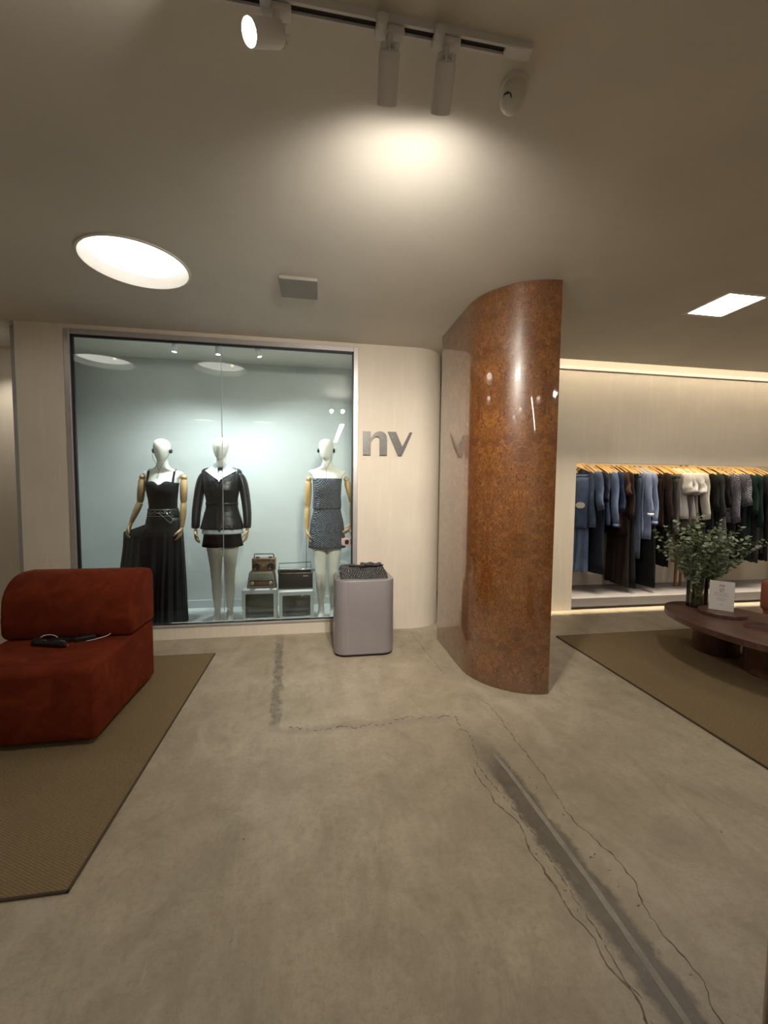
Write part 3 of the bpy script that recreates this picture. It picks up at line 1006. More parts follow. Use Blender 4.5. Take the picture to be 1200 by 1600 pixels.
bm = BM(); add_tube(bm, [(-.02 + .10 * math.cos(a), -.04 + .05 * math.sin(a), .098) for a in [3.3 + .35 * k for k in range(9)]], .006, 8); add_tube(bm, [(.09 + .08 * math.cos(a), -.03 + .05 * math.sin(a), .10) for a in [3.3 + .35 * k for k in range(9)]], .006, 8)
obj('piping', bm, M['black_cloth'], fold, True)

# ------------------------------------------------------------------ mannequins
MZ = .045
MY = 4.155
TOR = [(.80, .125, .085, .01), (.90, .152, .105, .012), (.98, .148, .105, .010), (1.06, .128, .090, .004), (1.13, .114, .080, .0), (1.22, .118, .086, -.005),
       (1.30, .128, .102, -.014), (1.36, .133, .098, -.010), (1.42, .145, .078, .002), (1.455, .170, .058, .010), (1.475, .187, .042, .013),
       (1.492, .172, .036, .013), (1.508, .110, .044, .012), (1.53, .066, .050, .009), (1.56, .050, .049, .004), (1.63, .045, .047, .0)]
HEAD = [(1.592, .016, .022, -.028), (1.603, .036, .046, -.022), (1.625, .050, .064, -.014), (1.66, .062, .080, -.006), (1.70, .071, .090, .0), (1.735, .073, .092, .004), (1.765, .067, .085, .006), (1.787, .049, .063, .006), (1.799, .018, .024, .006)]
LEG = [(.0, .060, -.085, .016), (.012, .060, -.066, .027), (.04, .059, -.034, .034), (.08, .058, .0, .031), (.13, .058, .012, .028), (.22, .059, .014, .038), (.33, .060, .014, .049), (.40, .061, .004, .046), (.455, .062, -.008, .049), (.51, .063, -.004, .051), (.60, .067, .0, .060), (.75, .075, -.004, .074), (.87, .076, .004, .080)]
def ering(cx, cy, z, a, b, n=28, sq=2.0):
    out = []
    for k in range(n):
        t = 2 * PI * k / n
        c, s_ = math.cos(t), math.sin(t)
        e = 2.0 / sq
        out.append(Vector((cx + a * math.copysign(abs(c) ** e, c), cy + b * math.copysign(abs(s_) ** e, s_), z)))
    return out
def body_mesh(root, s, head_turn=0.0):
    bm = BM()
    add_rings(bm, [[v * s for v in ering(0, yc, z, a, b, 32, 2.2)] for z, a, b, yc in TOR])
    add_rings(bm, [[v * s for v in ering(0 + head_turn * .02, yc - .006, z, a, b, 28)] for z, a, b, yc in HEAD])
    for sd in (-1, 1):
        add_rings(bm, [[v * s for v in ering(sd * x, y, z, r, r * (1.05 if z > .1 else 1.2), 20)] for z, x, y, r in LEG])
    return remeshed('body', bm, M['mannequin'], .0075, root, 3)
def tsurf(tab, x, z, off):
    a, b, yc = interp(tab, z)
    a += off; b += off
    q = min(.98, abs(x) / a)
    return yc - b * (1 - q ** 2.2) ** (1 / 2.2)
def cloth_loft(name, tab, z0, z1, s, mat, root, off=.008, n=64, nz=16, pleat=None, shift=None, thick=.004, sq=2.2, rim=None):
    """garment tube round the body: tab gives (z,a,b,yc); pleat(t,u) adds to the radius; shift(t,z) moves x"""
    rings = []
    for i in range(nz + 1):
        z = lerp(z0, z1, i / nz)
        a, b, yc = interp(tab, z)
        ring = []
        for k in range(n):
            t = 2 * PI * k / n
            c, sn = math.cos(t), math.sin(t)
            e = 2 / sq
            ex = off + (pleat(t, z) if pleat else 0)
            x = (a + ex) * math.copysign(abs(c) ** e, c)
            y = yc + (b + ex) * math.copysign(abs(sn) ** e, sn)
            if shift: x += shift(t, z)
            zz = z + (rim(t) if rim and i == nz else 0)
            ring.append(Vector((x, y, zz)) * s)
        rings.append(ring)
    bm = BM(); add_rings(bm, rings, False, False)
    o = obj(name, bm, mat, root, True)
    return solid(o, thick, 0)
def patch(bm, tab, s, quad, off, thick=.006, n=6):
    """curved four-sided piece lying on the front of a garment, corners as (x,z)"""
    g = []
    for lay in (0, 1):
        gg = []
        for j in range(n + 1):
            row = []
            for i in range(n + 1):
                u, v = i / n, j / n
                x = lerp(lerp(quad[0][0], quad[1][0], u), lerp(quad[3][0], quad[2][0], u), v)
                z = lerp(lerp(quad[0][1], quad[1][1], u), lerp(quad[3][1], quad[2][1], u), v)
                row.append(bm.verts.new(Vector((x, tsurf(tab, x, z, off + thick * lay), z)) * s))
            gg.append(row)
        g.append(gg)
    for lay in (0, 1):
        for j in range(n):
            for i in range(n):
                bm.faces.new((g[lay][j][i], g[lay][j][i + 1], g[lay][j + 1][i + 1], g[lay][j + 1][i]))
    for i in range(n):
        bm.faces.new((g[0][0][i], g[0][0][i + 1], g[1][0][i + 1], g[1][0][i])); bm.faces.new((g[0][n][i], g[0][n][i + 1], g[1][n][i + 1], g[1][n][i]))
        bm.faces.new((g[0][i][0], g[0][i + 1][0], g[1][i + 1][0], g[1][i][0])); bm.faces.new((g[0][i][n], g[0][i + 1][n], g[1][i + 1][n], g[1][i][n]))

def hand(root, wrist, tip, curl, side, mat, name='hand', spread=1.0):
    """wooden hand: palm, four fingers of unequal length and a thumb leaving the side of the palm"""
    wrist, tip = Vector(wrist), Vector(tip)
    d = (tip - wrist).normalized()
    inw = Vector((side, 0, 0)); inw = (inw - d * inw.dot(d)).normalized()    # palm faces the body
    fr = d.cross(inw).normalized()
    if fr.y > 0: fr = -fr                                                     # knuckle row runs front (-y) to back
    bm = BM()
    rings = []
    for t, w, th in ((0, .019, .016), (.02, .022, .016), (.05, .034, .014), (.075, .037, .013), (.085, .034, .011)):
        c = wrist + d * t
        rings.append([c + fr * (w * math.cos(2 * PI * k / 14)) + inw * (th * math.sin(2 * PI * k / 14)) for k in range(14)])
    add_rings(bm, rings)
    for i, (o_, l) in enumerate(((-.026, .056), (-.009, .064), (.009, .074), (.026, .066))):
        b0 = wrist + d * .076 + fr * o_
        a1 = curl * .6; a2 = curl * 1.5; a3 = curl * 2.3
        p = [b0]
        for a, ll in ((a1, .42), (a2, .32), (a3, .26)):
            p.append(p[-1] + (d * math.cos(a) + inw * math.sin(a) + fr * (o_ * 2.2 * spread)).normalized() * l * ll)
        add_tube(bm, p, [.0098, .0094, .0086, .0066], 8)
    b0 = wrist + d * .028 + fr * .026
    p = [b0, b0 + (d * .75 + fr * .6 + inw * .3).normalized() * .032, b0 + (d * .85 + fr * .42 + inw * .45).normalized() * .058, b0 + (d * .92 + fr * .25 + inw * .5).normalized() * .078]
    add_tube(bm, p, [.0125, .0115, .0095, .007], 8)
    return remeshed(name, bm, mat, .0042, root, 2)

def wood_arm(root, sh, el, wr, tip, side, curl=.35):
    sh, el, wr = Vector(sh), Vector(el), Vector(wr)
    bm = BM(); add_lathe(bm, [(.004, -.030), (.018, -.024), (.029, -.008), (.029, .008), (.018, .024), (.004, .030)], sh, 18); obj('shoulder_joint', bm, M['beech'], root, True)
    d = (el - sh)
    bm = BM(); add_tube(bm, [sh + d * .06, sh + d * .14, sh + d * .5, sh + d * .9, sh + d * .955], [.022, .033, .035, .031, .025], 16); obj('upper_arm', bm, M['beech'], root, True, 50)
    bm = BM(); add_tube(bm, [sh + d * .955, sh + d * .985, el + (wr - el) * .01], [.024, .027, .024], 14); obj('elbow_joint', bm, M['beech'], root, True)
    d = (wr - el)
    bm = BM(); add_tube(bm, [el + d * .02, el + d * .08, el + d * .4, el + d * .9, el + d * .97], [.025, .030, .030, .021, .018], 16); obj('forearm', bm, M['beech'], root, True, 50)
    bm = BM(); add_tube(bm, [el + d * .965, wr, wr + (Vector(tip) - wr).normalized() * .012], [.015, .018, .015], 12); obj('wrist_joint', bm, M['beech'], root, True)
    hand(root, wr, tip, curl, side, M['beech'])

def headphones(cx, s, dx=0.0, label='', with_cord=True, drop=1.44):
    t = thing('headphones', label, 'headphones', (cx + dx, MY, MZ))
    for sd in (-1, 1):
        bm = BM(); add_lathe(bm, [(.010, 0), (.021, .003), (.023, .012), (.018, .020), (.008, .023)], Vector((sd * .066, .0, 1.685)) * s, 18, aim((sd, -.15, 0)))
        obj('ear_cup', bm, M['black'], t, True, 40)
    bm = BM()
    add_tube(bm, [Vector((.083 * math.cos(a), .004 + .108 * math.sin(a), 1.69 + .02 * math.sin(a))) * s for a in [PI * k / 20 for k in range(21)]], .0035, 8)
    obj('headband', bm, M['black'], t, True)
    if with_cord:
        bm = BM()
        for sd in (-1, 1):
            add_tube(bm, [Vector(p) * s for p in ((sd * .074, -.02, 1.668), (sd * .062, -.06, 1.62), (sd * .035, -.075, 1.57), (0, -.085, 1.50))], .0016, 6)
        add_tube(bm, [Vector(p) * s for p in ((0, -.085, 1.50), (-.002, -.10, 1.46), (0, -.125, 1.42), (-.004, -.132, drop))], .0016, 6)
        obj('cord', bm, M['rubber'], t, True)
    return t

# --- first mannequin: long black dress with studded belt
cx1 = -1.462
m1 = thing('mannequin', 'mannequin in long black dress with studded belt, holding up the skirt', 'mannequin', (cx1, MY, MZ), 0, 'window mannequins')
body_mesh(m1, 1.0)
cloth_loft('bodice', TOR, 1.00, 1.385, 1.0, M['black_cloth'], m1, .007, rim=lambda t: (-.028 * math.exp(-((t - 1.5 * PI) / .16) ** 2) + .012 * (math.exp(-((t - 1.5 * PI - .45) / .3) ** 2) + math.exp(-((t - 1.5 * PI + .45) / .3) ** 2))))
for sd in (-1, 1):
    bm = BM()
    path = []
    for z, y in ((1.375, None), (1.42, None), (1.46, None), (1.487, None)):
        x = sd * (.112 + .002 * (z - 1.37) * 50 * .2)
        path.append(Vector((x, tsurf(TOR, x, z, .006), z)))
    path.append(Vector((sd * .113, .015, 1.512))); path.append(Vector((sd * .11, .055, 1.47))); path.append(Vector((sd * .10, .092, 1.38)))
    rings = []
    for p in path: rings.append([p + Vector((-.009, 0, 0)), p + Vector((.009, 0, 0)), p + Vector((.009, -.003, .002)), p + Vector((-.009, -.003, .002))])
    add_rings(bm, rings); obj('strap', bm, M['black_cloth'], m1, True, 60)
SK = [(.0, .200, .19, .0), (.3, .186, .17, .005), (.6, .168, .145, .008), (.85, .156, .122, .012), (.95, .153, .112, .012), (1.0, .150, .108, .010), (1.06, .130, .094, .004)]
def sk_pleat(t, z):
    f = sstep(1.02, .3, z)
    return f * (.012 * math.sin(17 * t) + .007 * math.sin(29 * t + 1.3 + z * 2))
def sk_shift(t, z):
    c = max(0, -math.cos(t))
    lift = sstep(.985, .91, z) * (c ** 1.5) * .175 * (1 + .12 * math.sin(26 * t))
    return -lift - .03 * sstep(.9, .1, z)
cloth_loft('skirt', SK, .008, 1.055, 1.0, M['black_satin'], m1, .010, 160, 30, sk_pleat, sk_shift)
belt = cloth_loft('belt', [(z, a + .004, b + .004, y) for z, a, b, y in TOR], 1.055, 1.140, 1.0, M['black_cloth'], m1, .010, 64, 3, None, None, .006)
bm = BM(); patch(bm, TOR, 1.0, [(.01, 1.09), (.095, 1.005), (.115, 1.04), (.03, 1.13)], .018, .006); obj('belt_end', bm, M['black_cloth'], m1, True, 40)
bm = BM()
def studline(a, b, n, off=.024, r=.0052):
    for k in range(n):
        x, z = lerp(a[0], b[0], k / (n - 1)), lerp(a[1], b[1], k / (n - 1))
        bmesh.ops.create_icosphere(bm, subdivisions=1, radius=r, matrix=Matrix.Translation((x, tsurf(TOR, x, z, off), z)))
studline((-.118, 1.130), (.118, 1.130), 24); studline((-.118, 1.070), (.118, 1.070), 24)
studline((.01, 1.09), (.095, 1.005), 12, .027); studline((.03, 1.13), (.115, 1.04), 12, .027); studline((.095, 1.005), (.115, 1.04), 5, .027)
for k in range(5):
    x = -.10 + .045 * k
    studline((x, 1.10), (x + .018, 1.115), 3); studline((x + .018, 1.115), (x + .036, 1.10), 3); studline((x, 1.10), (x + .018, 1.085), 3); studline((x + .018, 1.085), (x + .036, 1.10), 3)
for k in range(5): studline((.0 + .022 * k, 1.10), (.0 + .022 * k, 1.1001), 2, .022, .008)
o = obj('belt_studs', bm, M['stud'], belt, True); o['kind'] = 'stuff'
wood_arm(m1, (-.182, .012, 1.435), (-.205, .0, 1.195), (-.278, -.03, 1.000), (-.305, -.05, .90), 1, .5)
wood_arm(m1, (.186, .012, 1.435), (.184, .0, 1.195), (.172, -.03, .955), (.150, -.05, .85), -1, .35)
headphones(cx1, 1.0, label='small black headphones on the mannequin in the long dress')

# --- second mannequin: leather jacket and shorts
cx2 = -.925; s2 = 1.018
m2 = thing('mannequin', 'mannequin in black leather jacket over white shirt with black shorts', 'mannequin', (cx2, MY, MZ), 0, 'window mannequins')
body_mesh(m2, s2, -.3)
JK = [(.90, .200, .135, .008), (.94, .195, .130, .008), (1.02, .172, .118, .008), (1.10, .148, .102, .004), (1.16, .136, .096, .0), (1.22, .142, .102, -.006), (1.30, .156, .118, -.012), (1.38, .166, .108, -.006), (1.44, .178, .084, .004), (1.475, .180, .062, .010), (1.497, .160, .050, .012), (1.515, .085, .052, .010)]
def jk_fold(t, z): return .004 * math.sin(9 * t + 4) * sstep(1.14, .95, z) + .003 * math.sin(21 * t + z * 18)
jacket = cloth_loft('jacket', JK, .925, 1.513, s2, M['leather'], m2, .0, 72, 34, jk_fold, None, .006)
for sd in (-1, 1):
    rings = []
    path = [((sd * .128, .012, 1.474), .030), ((sd * .158, .012, 1.458), .043), ((sd * .182, .012, 1.410), .050), ((sd * .200, .012, 1.33), .052), ((sd * .220, .008, 1.19), .050), ((sd * .234, -.01, 1.08), .048), ((sd * .236, -.028, .955), .042), ((sd * .236, -.032, .925), .042)]
    bm = BM()
    for (p, r_) in path:
        p = Vector(p)
        rings.append([(p + Vector((r_ * .88 * math.cos(2 * PI * k / 20) * (1 + .05 * math.sin(5 * k + p.z * 40)), r_ * 1.1 * math.sin(2 * PI * k / 20), 0))) * s2 for k in range(20)])
    add_rings(bm, rings, True, True)
    sl = subsurf(obj('sleeve', bm, M['leather'], m2, True), 1)
    bm = BM()
    for k in range(3): add_lathe(bm, [(.004, 0), (.006, .002), (.003, .005)], Vector((sd * (.236 + .030), -.056, .940 + .018 * k)) * s2, 10, aim((sd, -.4, 0)))
    obj('button', bm, M['black'], sl, True)
    hand(m2, Vector((sd * .237, -.034, .925)) * s2, Vector((sd * .225, -.05, .80)) * s2, .35, -sd, M['beech'])
# shirt front, collar, lapels, pockets
bm = BM(); patch(bm, JK, s2, [(-.022, 1.45), (.022, 1.45), (.004, 1.375), (-.004, 1.375)], .004, .003, 8); obj('shirt_front', bm, M['shirt'], m2, True, 40)
for sd in (-1, 1):
    bm = BM(); patch(bm, JK, s2, [(sd * .036, 1.560), (sd * .078, 1.525), (sd * .138, 1.478), (sd * .006, 1.390)], .014, .005, 8); obj('collar', bm, M['shirt'], m2, True, 40)
    bm = BM()
    quad = [Vector((sd * .03, -.03, 1.512)), Vector((sd * .062, .0, 1.518)), Vector((sd * .060, .0, 1.560)), Vector((sd * .034, -.045, 1.535))]
    vs0 = [bm.verts.new(p * s2) for p in quad]; vs1 = [bm.verts.new((p + Vector((sd * .006, -.006, 0))) * s2) for p in quad]
    bm.faces.new(vs0); bm.faces.new(vs1)
    for i in range(4): bm.faces.new((vs0[i], vs0[(i + 1) % 4], vs1[(i + 1) % 4], vs1[i]))
    obj('collar_stand', bm, M['shirt'], m2)
    bm = BM(); patch(bm, JK, s2, [(sd * .070, 1.455), (sd * .122, 1.440), (sd * .104, 1.400), (sd * .004, 1.330)], .008, .005, 8); obj('lapel', bm, M['leather'], m2, True, 40)
    for (za, zb, xa, xb, nm) in ((1.385, 1.295, .050, .135, 'chest_pocket'), (1.085, .965, .050, .145, 'hip_pocket')):
        bm = BM(); patch(bm, JK, s2, [(sd * xa, za), (sd * xb, za), (sd * (xb + .004), zb), (sd * (xa + .002), zb)], .004, .008); pk = obj(nm, bm, M['leather'], m2, True, 40)
        bm = BM(); patch(bm, JK, s2, [(sd * (xa - .004), za + .006), (sd * (xb + .004), za + .002), (sd * (xb + .002), za - .030), (sd * (xa + .01), za - .036)], .014, .006); obj('flap', bm, M['leather'], pk, True, 40)
bm = BM(); patch(bm, JK, s2, [(-.008, 1.335), (.010, 1.335), (.010, .91), (-.008, .91)], .006, .004, 10); obj('placket', bm, M['leather'], m2, True, 40)
cloth_loft('belt', JK, 1.150, 1.180, s2, M['leather'], m2, .008, 64, 2, None, None, .006)
bm = BM(); patch(bm, JK, s2, [(-.05, 1.195), (.02, 1.160), (.02, 1.140), (-.06, 1.178)], .016, .008); patch(bm, JK, s2, [(.0, 1.168), (.022, 1.17), (.035, 1.06), (.012, 1.06)], .014, .006); patch(bm, JK, s2, [(-.015, 1.18), (.02, 1.18), (.02, 1.14), (-.015, 1.14)], .018, .010); obj('belt_knot', bm, M['leather'], m2, True, 40)
SH = [(.84, .192, .130, .008), (.90, .188, .127, .008), (1.0, .160, .11, .01)]
cloth_loft('shirt_tail', SH, .880, .99, s2, M['shirt'], m2, -.004, 96, 8, lambda t, z: .004 * math.sin(14 * t), None, .003, rim=None)
cloth_loft('shorts_seat', [(.80, .166, .110, .008), (.95, .160, .112, .01)], .772, .93, s2, M['black_cloth'], m2, .002, 48, 6)
ST = [(.735, .185, .125, .008), (.80, .176, .118, .008), (.9, .160, .108, .01), (1.0, .148, .104, .01)]
for sd in (-1, 1):
    rings = []
    bm = BM()
    for z, cx_, a, b in ((.752, .092, .094, .108), (.80, .088, .090, .106), (.86, .082, .086, .104), (.90, .078, .080, .098)):
        rings.append([Vector((sd * cx_ + a * math.cos(2 * PI * k / 36), .004 + b * math.sin(2 * PI * k / 36), z + (.006 * math.cos(2 * PI * k / 36) * sd))) * s2 for k in range(36)])
    add_rings(bm, rings, False, False)
    solid(obj('shorts_leg', bm, M['black_cloth'], m2, True), .005)

# --- third mannequin: strapless tweed top and skirt
cx3 = .095; s3 = 1.025
m3 = thing('mannequin', 'mannequin in strapless navy tweed top and mini skirt beside the window edge', 'mannequin', (cx3, MY, MZ), 0, 'window mannequins')
body_mesh(m3, s3, -.6)
TP = [(1.10, .128, .092, .0), (1.16, .130, .094, .0), (1.22, .126, .094, -.005), (1.30, .130, .106, -.014), (1.36, .132, .100, -.010), (1.42, .140, .082, .0)]
cloth_loft('top', TP, 1.112, 1.410, s3, M['tweed'], m3, .006, 72, 18, lambda t, z: .003 * math.sin(13 * t + 9 * z) * sstep(1.3, 1.12, z), None, .005)
TS = [(.70, .176, .122, .008), (.80, .172, .120, .008), (.90, .164, .115, .012), (.98, .156, .110, .010), (1.06, .136, .096, .004), (1.14, .120, .086, .0)]
cloth_loft('skirt', TS, .722, 1.13, s3, M['tweed'], m3, .004, 72, 14, lambda t, z: .003 * math.sin(8 * t + 2) * sstep(1.0, .72, z), None, .005)
wood_arm(m3, (-.186, .012, 1.435), (-.200, .0, 1.150), (-.205, -.03, .930), (-.188, -.05, .80), 1, .4)
wood_arm(m3, (.196, .012, 1.440), (.262, .01, 1.190), (.248, -.05, .985), (.196, -.10, .905), -1, .5)
headphones(cx3, s3, -.012, 'black headphones with thin cord on the mannequin in tweed', drop=1.37)
bag = thing('toy_radio_bag', 'small pink radio shaped bag hanging from the tweed mannequin\'s hand', 'bag', (cx3 + .200, MY - .125, .860), .45)
bm = BM(); add_box(bm, (0, 0, 0), (.115, .06, .072), .008, 2); obj('body', bm, M['pink'], bag, True, 40)
bm = BM(); add_lathe(bm, [(.024, 0), (.024, .004), (.003, .005)], (-.026, -.030, 0), 20, aim((0, -1, 0))); obj('speaker', bm, M['black'], bag)
bm = BM(); add_box(bm, (.026, -.031, .014), (.03, .004, .012)); add_box(bm, (.026, -.031, -.012), (.022, .004, .018)); obj('panel', bm, M['black'], bag)
bm = BM(); add_tube(bm, [(-.05, 0, .034), (-.035, .0, .09), (-.005, .01, .115), (.03, .0, .09), (.05, 0, .034)], .004, 8); obj('strap', bm, M['dialbrown'], bag, True)

# ------------------------------------------------------------------ televisions and radios in the window
def tv(x0, x1, y, h, label, rz=0.0):
    w = x1 - x0
    t = thing('television', label, 'television', ((x0 + x1) / 2, y, MZ), rz, 'old televisions')
    bm = BM()
    rings = []
    for yy, k, zt in ((0.0, 1.0, 1.0), (.06, 1.0, 1.0), (.10, .97, .98), (.24, .74, .80)):
        P = rrect(-w / 2 * k, w / 2 * k, .0, h * zt, .014, 4)
        rings.append([Vector((a, yy, b + (0 if yy < .2 else .01))) for a, b in P])
    add_rings(bm, rings, False, True)
    sh = obj('case', bm, M['crt'], t, True, 35)
    m = .034
    # bezel with the opening for the tube
    outer = rrect(-w / 2, w / 2, 0, h, .014, 4); inner = rrect(-w / 2 + m, w / 2 - m, .048, h - .052, .012, 4)
    rings = [[Vector((a, 0, b)) for a, b in outer], [Vector((a, -.014, b)) for a, b in rrect(-w / 2 + .008, w / 2 - .008, .006, h - .016, .012, 4)], [Vector((a, -.014, b)) for a, b in inner], [Vector((a, .012, b)) for a, b in inner]]
    bm = BM(); add_rings(bm, rings, False, False); obj('bezel', bm, M['crt'], t, True, 30)
    bm = BM(); n = 10; g = []
    for j in range(n + 1):
        row = []
        for i in range(n + 1):
            u, v = i / n * 2 - 1, j / n * 2 - 1
            row.append(bm.verts.new((u * (w / 2 - m), .008 - .016 * (1 - u * u) * (1 - v * v) ** .5 - .004 * (1 - u * u), lerp(.048, h - .052, j / n))))
        g.append(row)
    for j in range(n):
        for i in range(n): bm.faces.new((g[j][i], g[j][i + 1], g[j + 1][i + 1], g[j + 1][i]))
    obj('screen', bm, M['screen'], t, True)
tv(-.742, -.402, 4.11, .345, 'white tube television under the retro radio in the window')
tv(-.385, -.040, 4.11, .318, 'white tube television under the black radio in the window')

# cream retro radio
rd = thing('retro_radio', 'cream rounded retro radio with two knobs, on the left television', 'radio', (-.552, 4.12, MZ + .345), 0)
out = [(-.143, 0), (.143, 0), (.138, .03), (.122, .150), (.112, .165), (.095, .170), (-.095, .170), (-.112, .165), (-.122, .150), (-.138, .03)]
bm = BM(); add_prism_xz(bm, out, 0, .10); obj('case', bm, M['dialbrown'], rd)
bm = BM(); add_prism_xz(bm, [(x * .94, z * .94 + .005) for x, z in out], -.008, .0); obj('front', bm, M['cream'], rd)
bm = BM(); b2(bm, -.100, .100, -.012, -.008, .098, .150); gr = obj('grille', bm, M['grille'], rd)
bm = BM()
for k in range(13): b2(bm, -.095 + .0155 * k, -.091 + .0155 * k, -.014, -.012, .100, .148)
obj('grille_bars', bm, M['chrome'], gr)
bm = BM(); b2(bm, -.108, .108, -.012, -.008, .085, .094); obj('trim_bar', bm, M['chrome'], rd)
bm = BM(); b2(bm, -.112, .112, -.012, -.008, .025, .080, .002, 1); obj('dial_panel', bm, M['dialbrown'], rd)
bm = BM(); b2(bm, -.062, .062, -.014, -.012, .040, .048); b2(bm, -.062, .062, -.014, -.012, .056, .064); obj('dial', bm, M['dial'], rd)
for sd in (-1, 1):
    bm = BM(); add_lathe(bm, [(.018, 0), (.017, .012), (.012, .016), (.003, .016)], (sd * .088, -.012, .053), 18, aim((0, -1, 0))); obj('knob', bm, M['knob'], rd, True, 40)
# boombox
bb = thing('boombox', 'small bronze boombox with two speakers on top of the retro radio', 'boombox', (-.535, 4.14, MZ + .345 + .170), 0)
bm = BM(); b2(bm, -.115, .115, 0, .07, 0, .125, .006, 2); obj('body', bm, M['boom'], bb, True, 40)
for sd in (-1, 1):
    bm = BM(); add_lathe(bm, [(.036, 0), (.036, .006), (.030, .007), (.022, .002), (.003, .0)], (sd * .070, 0, .044), 22, aim((0, -1, 0))); obj('speaker', bm, M['black'], bb, True, 40)
    bm = BM(); add_lathe(bm, [(.013, 0), (.013, .010), (.003, .011)], (sd * .092, 0, .105), 14, aim((0, -1, 0))); obj('knob', bm, M['dialbrown'], bb, True, 40)
    bm = BM(); b2(bm, sd * .062 - .017, sd * .062 + .017, .02, .05, .125, .136); obj('button', bm, M['black'], bb)
bm = BM(); b2(bm, -.070, .070, -.003, 0, .092, .118); obj('tuner', bm, M['dialbrown'], bb)
bm = BM(); b2(bm, -.026, .026, -.004, 0, .045, .070); ct = obj('cassette_door', bm, M['dialbrown'], bb)
bm = BM(); b2(bm, -.016, .016, -.006, -.004, .052, .062); obj('window', bm, M['dial'], ct)
bm = BM(); add_tube(bm, [(-.095, .035, .12), (-.095, .035, .158), (-.088, .035, .165), (.088, .035, .165), (.095, .035, .158), (.095, .035, .12)], .0045, 8); obj('handle', bm, M['black'], bb, True, 50)
# black portable radio
br = thing('portable_radio', 'black portable radio with chrome top and handle, on the right television', 'radio', (-.222, 4.12, MZ + .318), 0)
bm = BM(); b2(bm, -.170, .170, 0, .10, .012, .165, .006, 2); obj('body', bm, M['black_vinyl'], br, True, 40)
bm = BM(); b2(bm, -.174, .174, -.006, .104, .163, .215, .006, 2); top = obj('top_panel', bm, M['chrome'], br, True, 40)
bm = BM(); b2(bm, -.150, .150, -.009, -.006, .176, .203); obj('dial', bm, M['black'], top)
bm = BM(); b2(bm, -.172, .172, -.006, .104, 0, .013); obj('base_trim', bm, M['chrome'], br)
bm = BM(); b2(bm, .075, .125, -.002, 0, .135, .145); obj('badge', bm, M['inkgrey'], br)
bm = BM(); add_tube(bm, [(-.166, .05, .21), (-.166, .05, .262), (.150, .05, .272), (.150, .05, .21)], .004, 8); obj('handle', bm, M['black'], br, True, 50)
bm = BM(); add_lathe(bm, [(.012, 0), (.016, .006), (.016, .016), (.004, .018)], (.174, .05, .19), 16, aim((1, 0, 0))); obj('knob', bm, M['chrome'], br, True, 40)
bm = BM(); add_tube(bm, [(.105, .09, .2), (.105, .09, .55), (.10, .09, .85)], [.003, .0022, .0014], 8); obj('antenna', bm, M['trackdark'], br)

# display lights: track with three heads, two square downlights
t = thing('display_track', 'grey lighting track inside the display window', 'track', (-.93, 3.985, CEIL))
bm = BM(); b2(bm, -.50, .50, -.016, .016, -.022, 0, .002, 1); obj('rail', bm, M['lampgrey'], t)
for q, (x, lab, tgt) in enumerate(((-1.274, 'small spotlight inside the display above the long dress', (-.10, .04, -1)), (-.906, 'small lit spotlight inside the display at the pane joint', (.0, .04, -1)), (-.557, 'small lit spotlight inside the display above the radios', (.28, .06, -1)))):
    spot(x, 3.985, CEIL, tgt, lab, R=.022, L=.085, face='display_face', group='display spotlights', power=SPOT_W * 4.3, cone=140, col=COOL, blend=.9)
for x, lab in ((-1.70, 'left small square downlight inside the display window'), (-.07, 'right small square downlight inside the display window')):
    t = thing('display_downlight', lab, 'downlight', (x, 4.02, CEIL), 0, 'display downlights')
    bm = BM(); b2(bm, -.085, .085, -.05, .05, -.008, 0, .002, 1); obj('frame', bm, M['white'], t)
    bm = BM(); b2(bm, -.075, .075, -.042, .042, -.010, -.008); obj('diffuser', bm, emat('downlight_glow', (.9, 1, 1), 22), t)

# ------------------------------------------------------------------ coffee table group
TZ = .36
tb = thing('coffee_table', 'low oval walnut coffee table with a round well and drum legs', 'table', (3.35, 2.60, .011))
top = holed_plate('tabletop', circle(0, 0, .43, 96, .66), [circle(.05, -.12, .175, 48)], TZ - .056, TZ - .011, M['walnut'], tb)
bm = BM()
rings = [[Vector((.05 + r_ * math.cos(2 * PI * k / 40), -.12 + r_ * math.sin(2 * PI * k / 40), z)) for k in range(40)] for r_, z in ((.1745, TZ - .013), (.1745, .255), (.001, .255))]
add_rings(bm, rings, False, True); solid(obj('well', bm, M['walnut_dark'], tb, True, 40), .01, 1)
for (x, y, r_) in ((.09, .34, .165), (.07, -.12, .172), (.0, -.45, .14)):
    bm = BM(); add_lathe(bm, [(r_ - .006, 0), (r_, .006), (r_, TZ - .0565), (r_ - .01, TZ - .056)], (x, y, 0), 48); obj('leg', bm, M['walnut_dark'], tb, True, 40)
lid = thing('wooden_disc', 'round walnut disc lying on the coffee table under the card', 'disc', (3.39, 2.86, TZ))
bm = BM(); add_lathe(bm, [(.158, 0), (.165, .004), (.165, .028), (.161, .032), (.001, .032)], seg=56); obj('plate', bm, M['walnut'], lid, True, 35)
card = thing('sign_card', 'small white printed card standing on the walnut disc', 'card', (3.379, 2.862, TZ + .032), -.85)
bm = BM(); add_box(bm, (0, 0, .125), (.165, .004, .25), .0008, 1); obj('sheet', bm, M['paper'], card)
ld = text_mesh('logo', 'nv', .040, M['ink'], card); ld.rotation_euler = (PI / 2, 0, 0); ld.location = (0, -.003, .213)
bm = BM()
rings = [[Vector((r_ * math.cos(2 * PI * k / 24), -.0032, .175 + r_ * math.sin(2 * PI * k / 24))) for k in range(24)] for r_ in (.0155, .013)]
add_rings(bm, rings, False, False); add_box(bm, (0, -.003, .175), (.003, .0008, .028), rot=Matrix.Rotation(.8, 3, 'Y')); obj('emblem', bm, M['ink'], card)
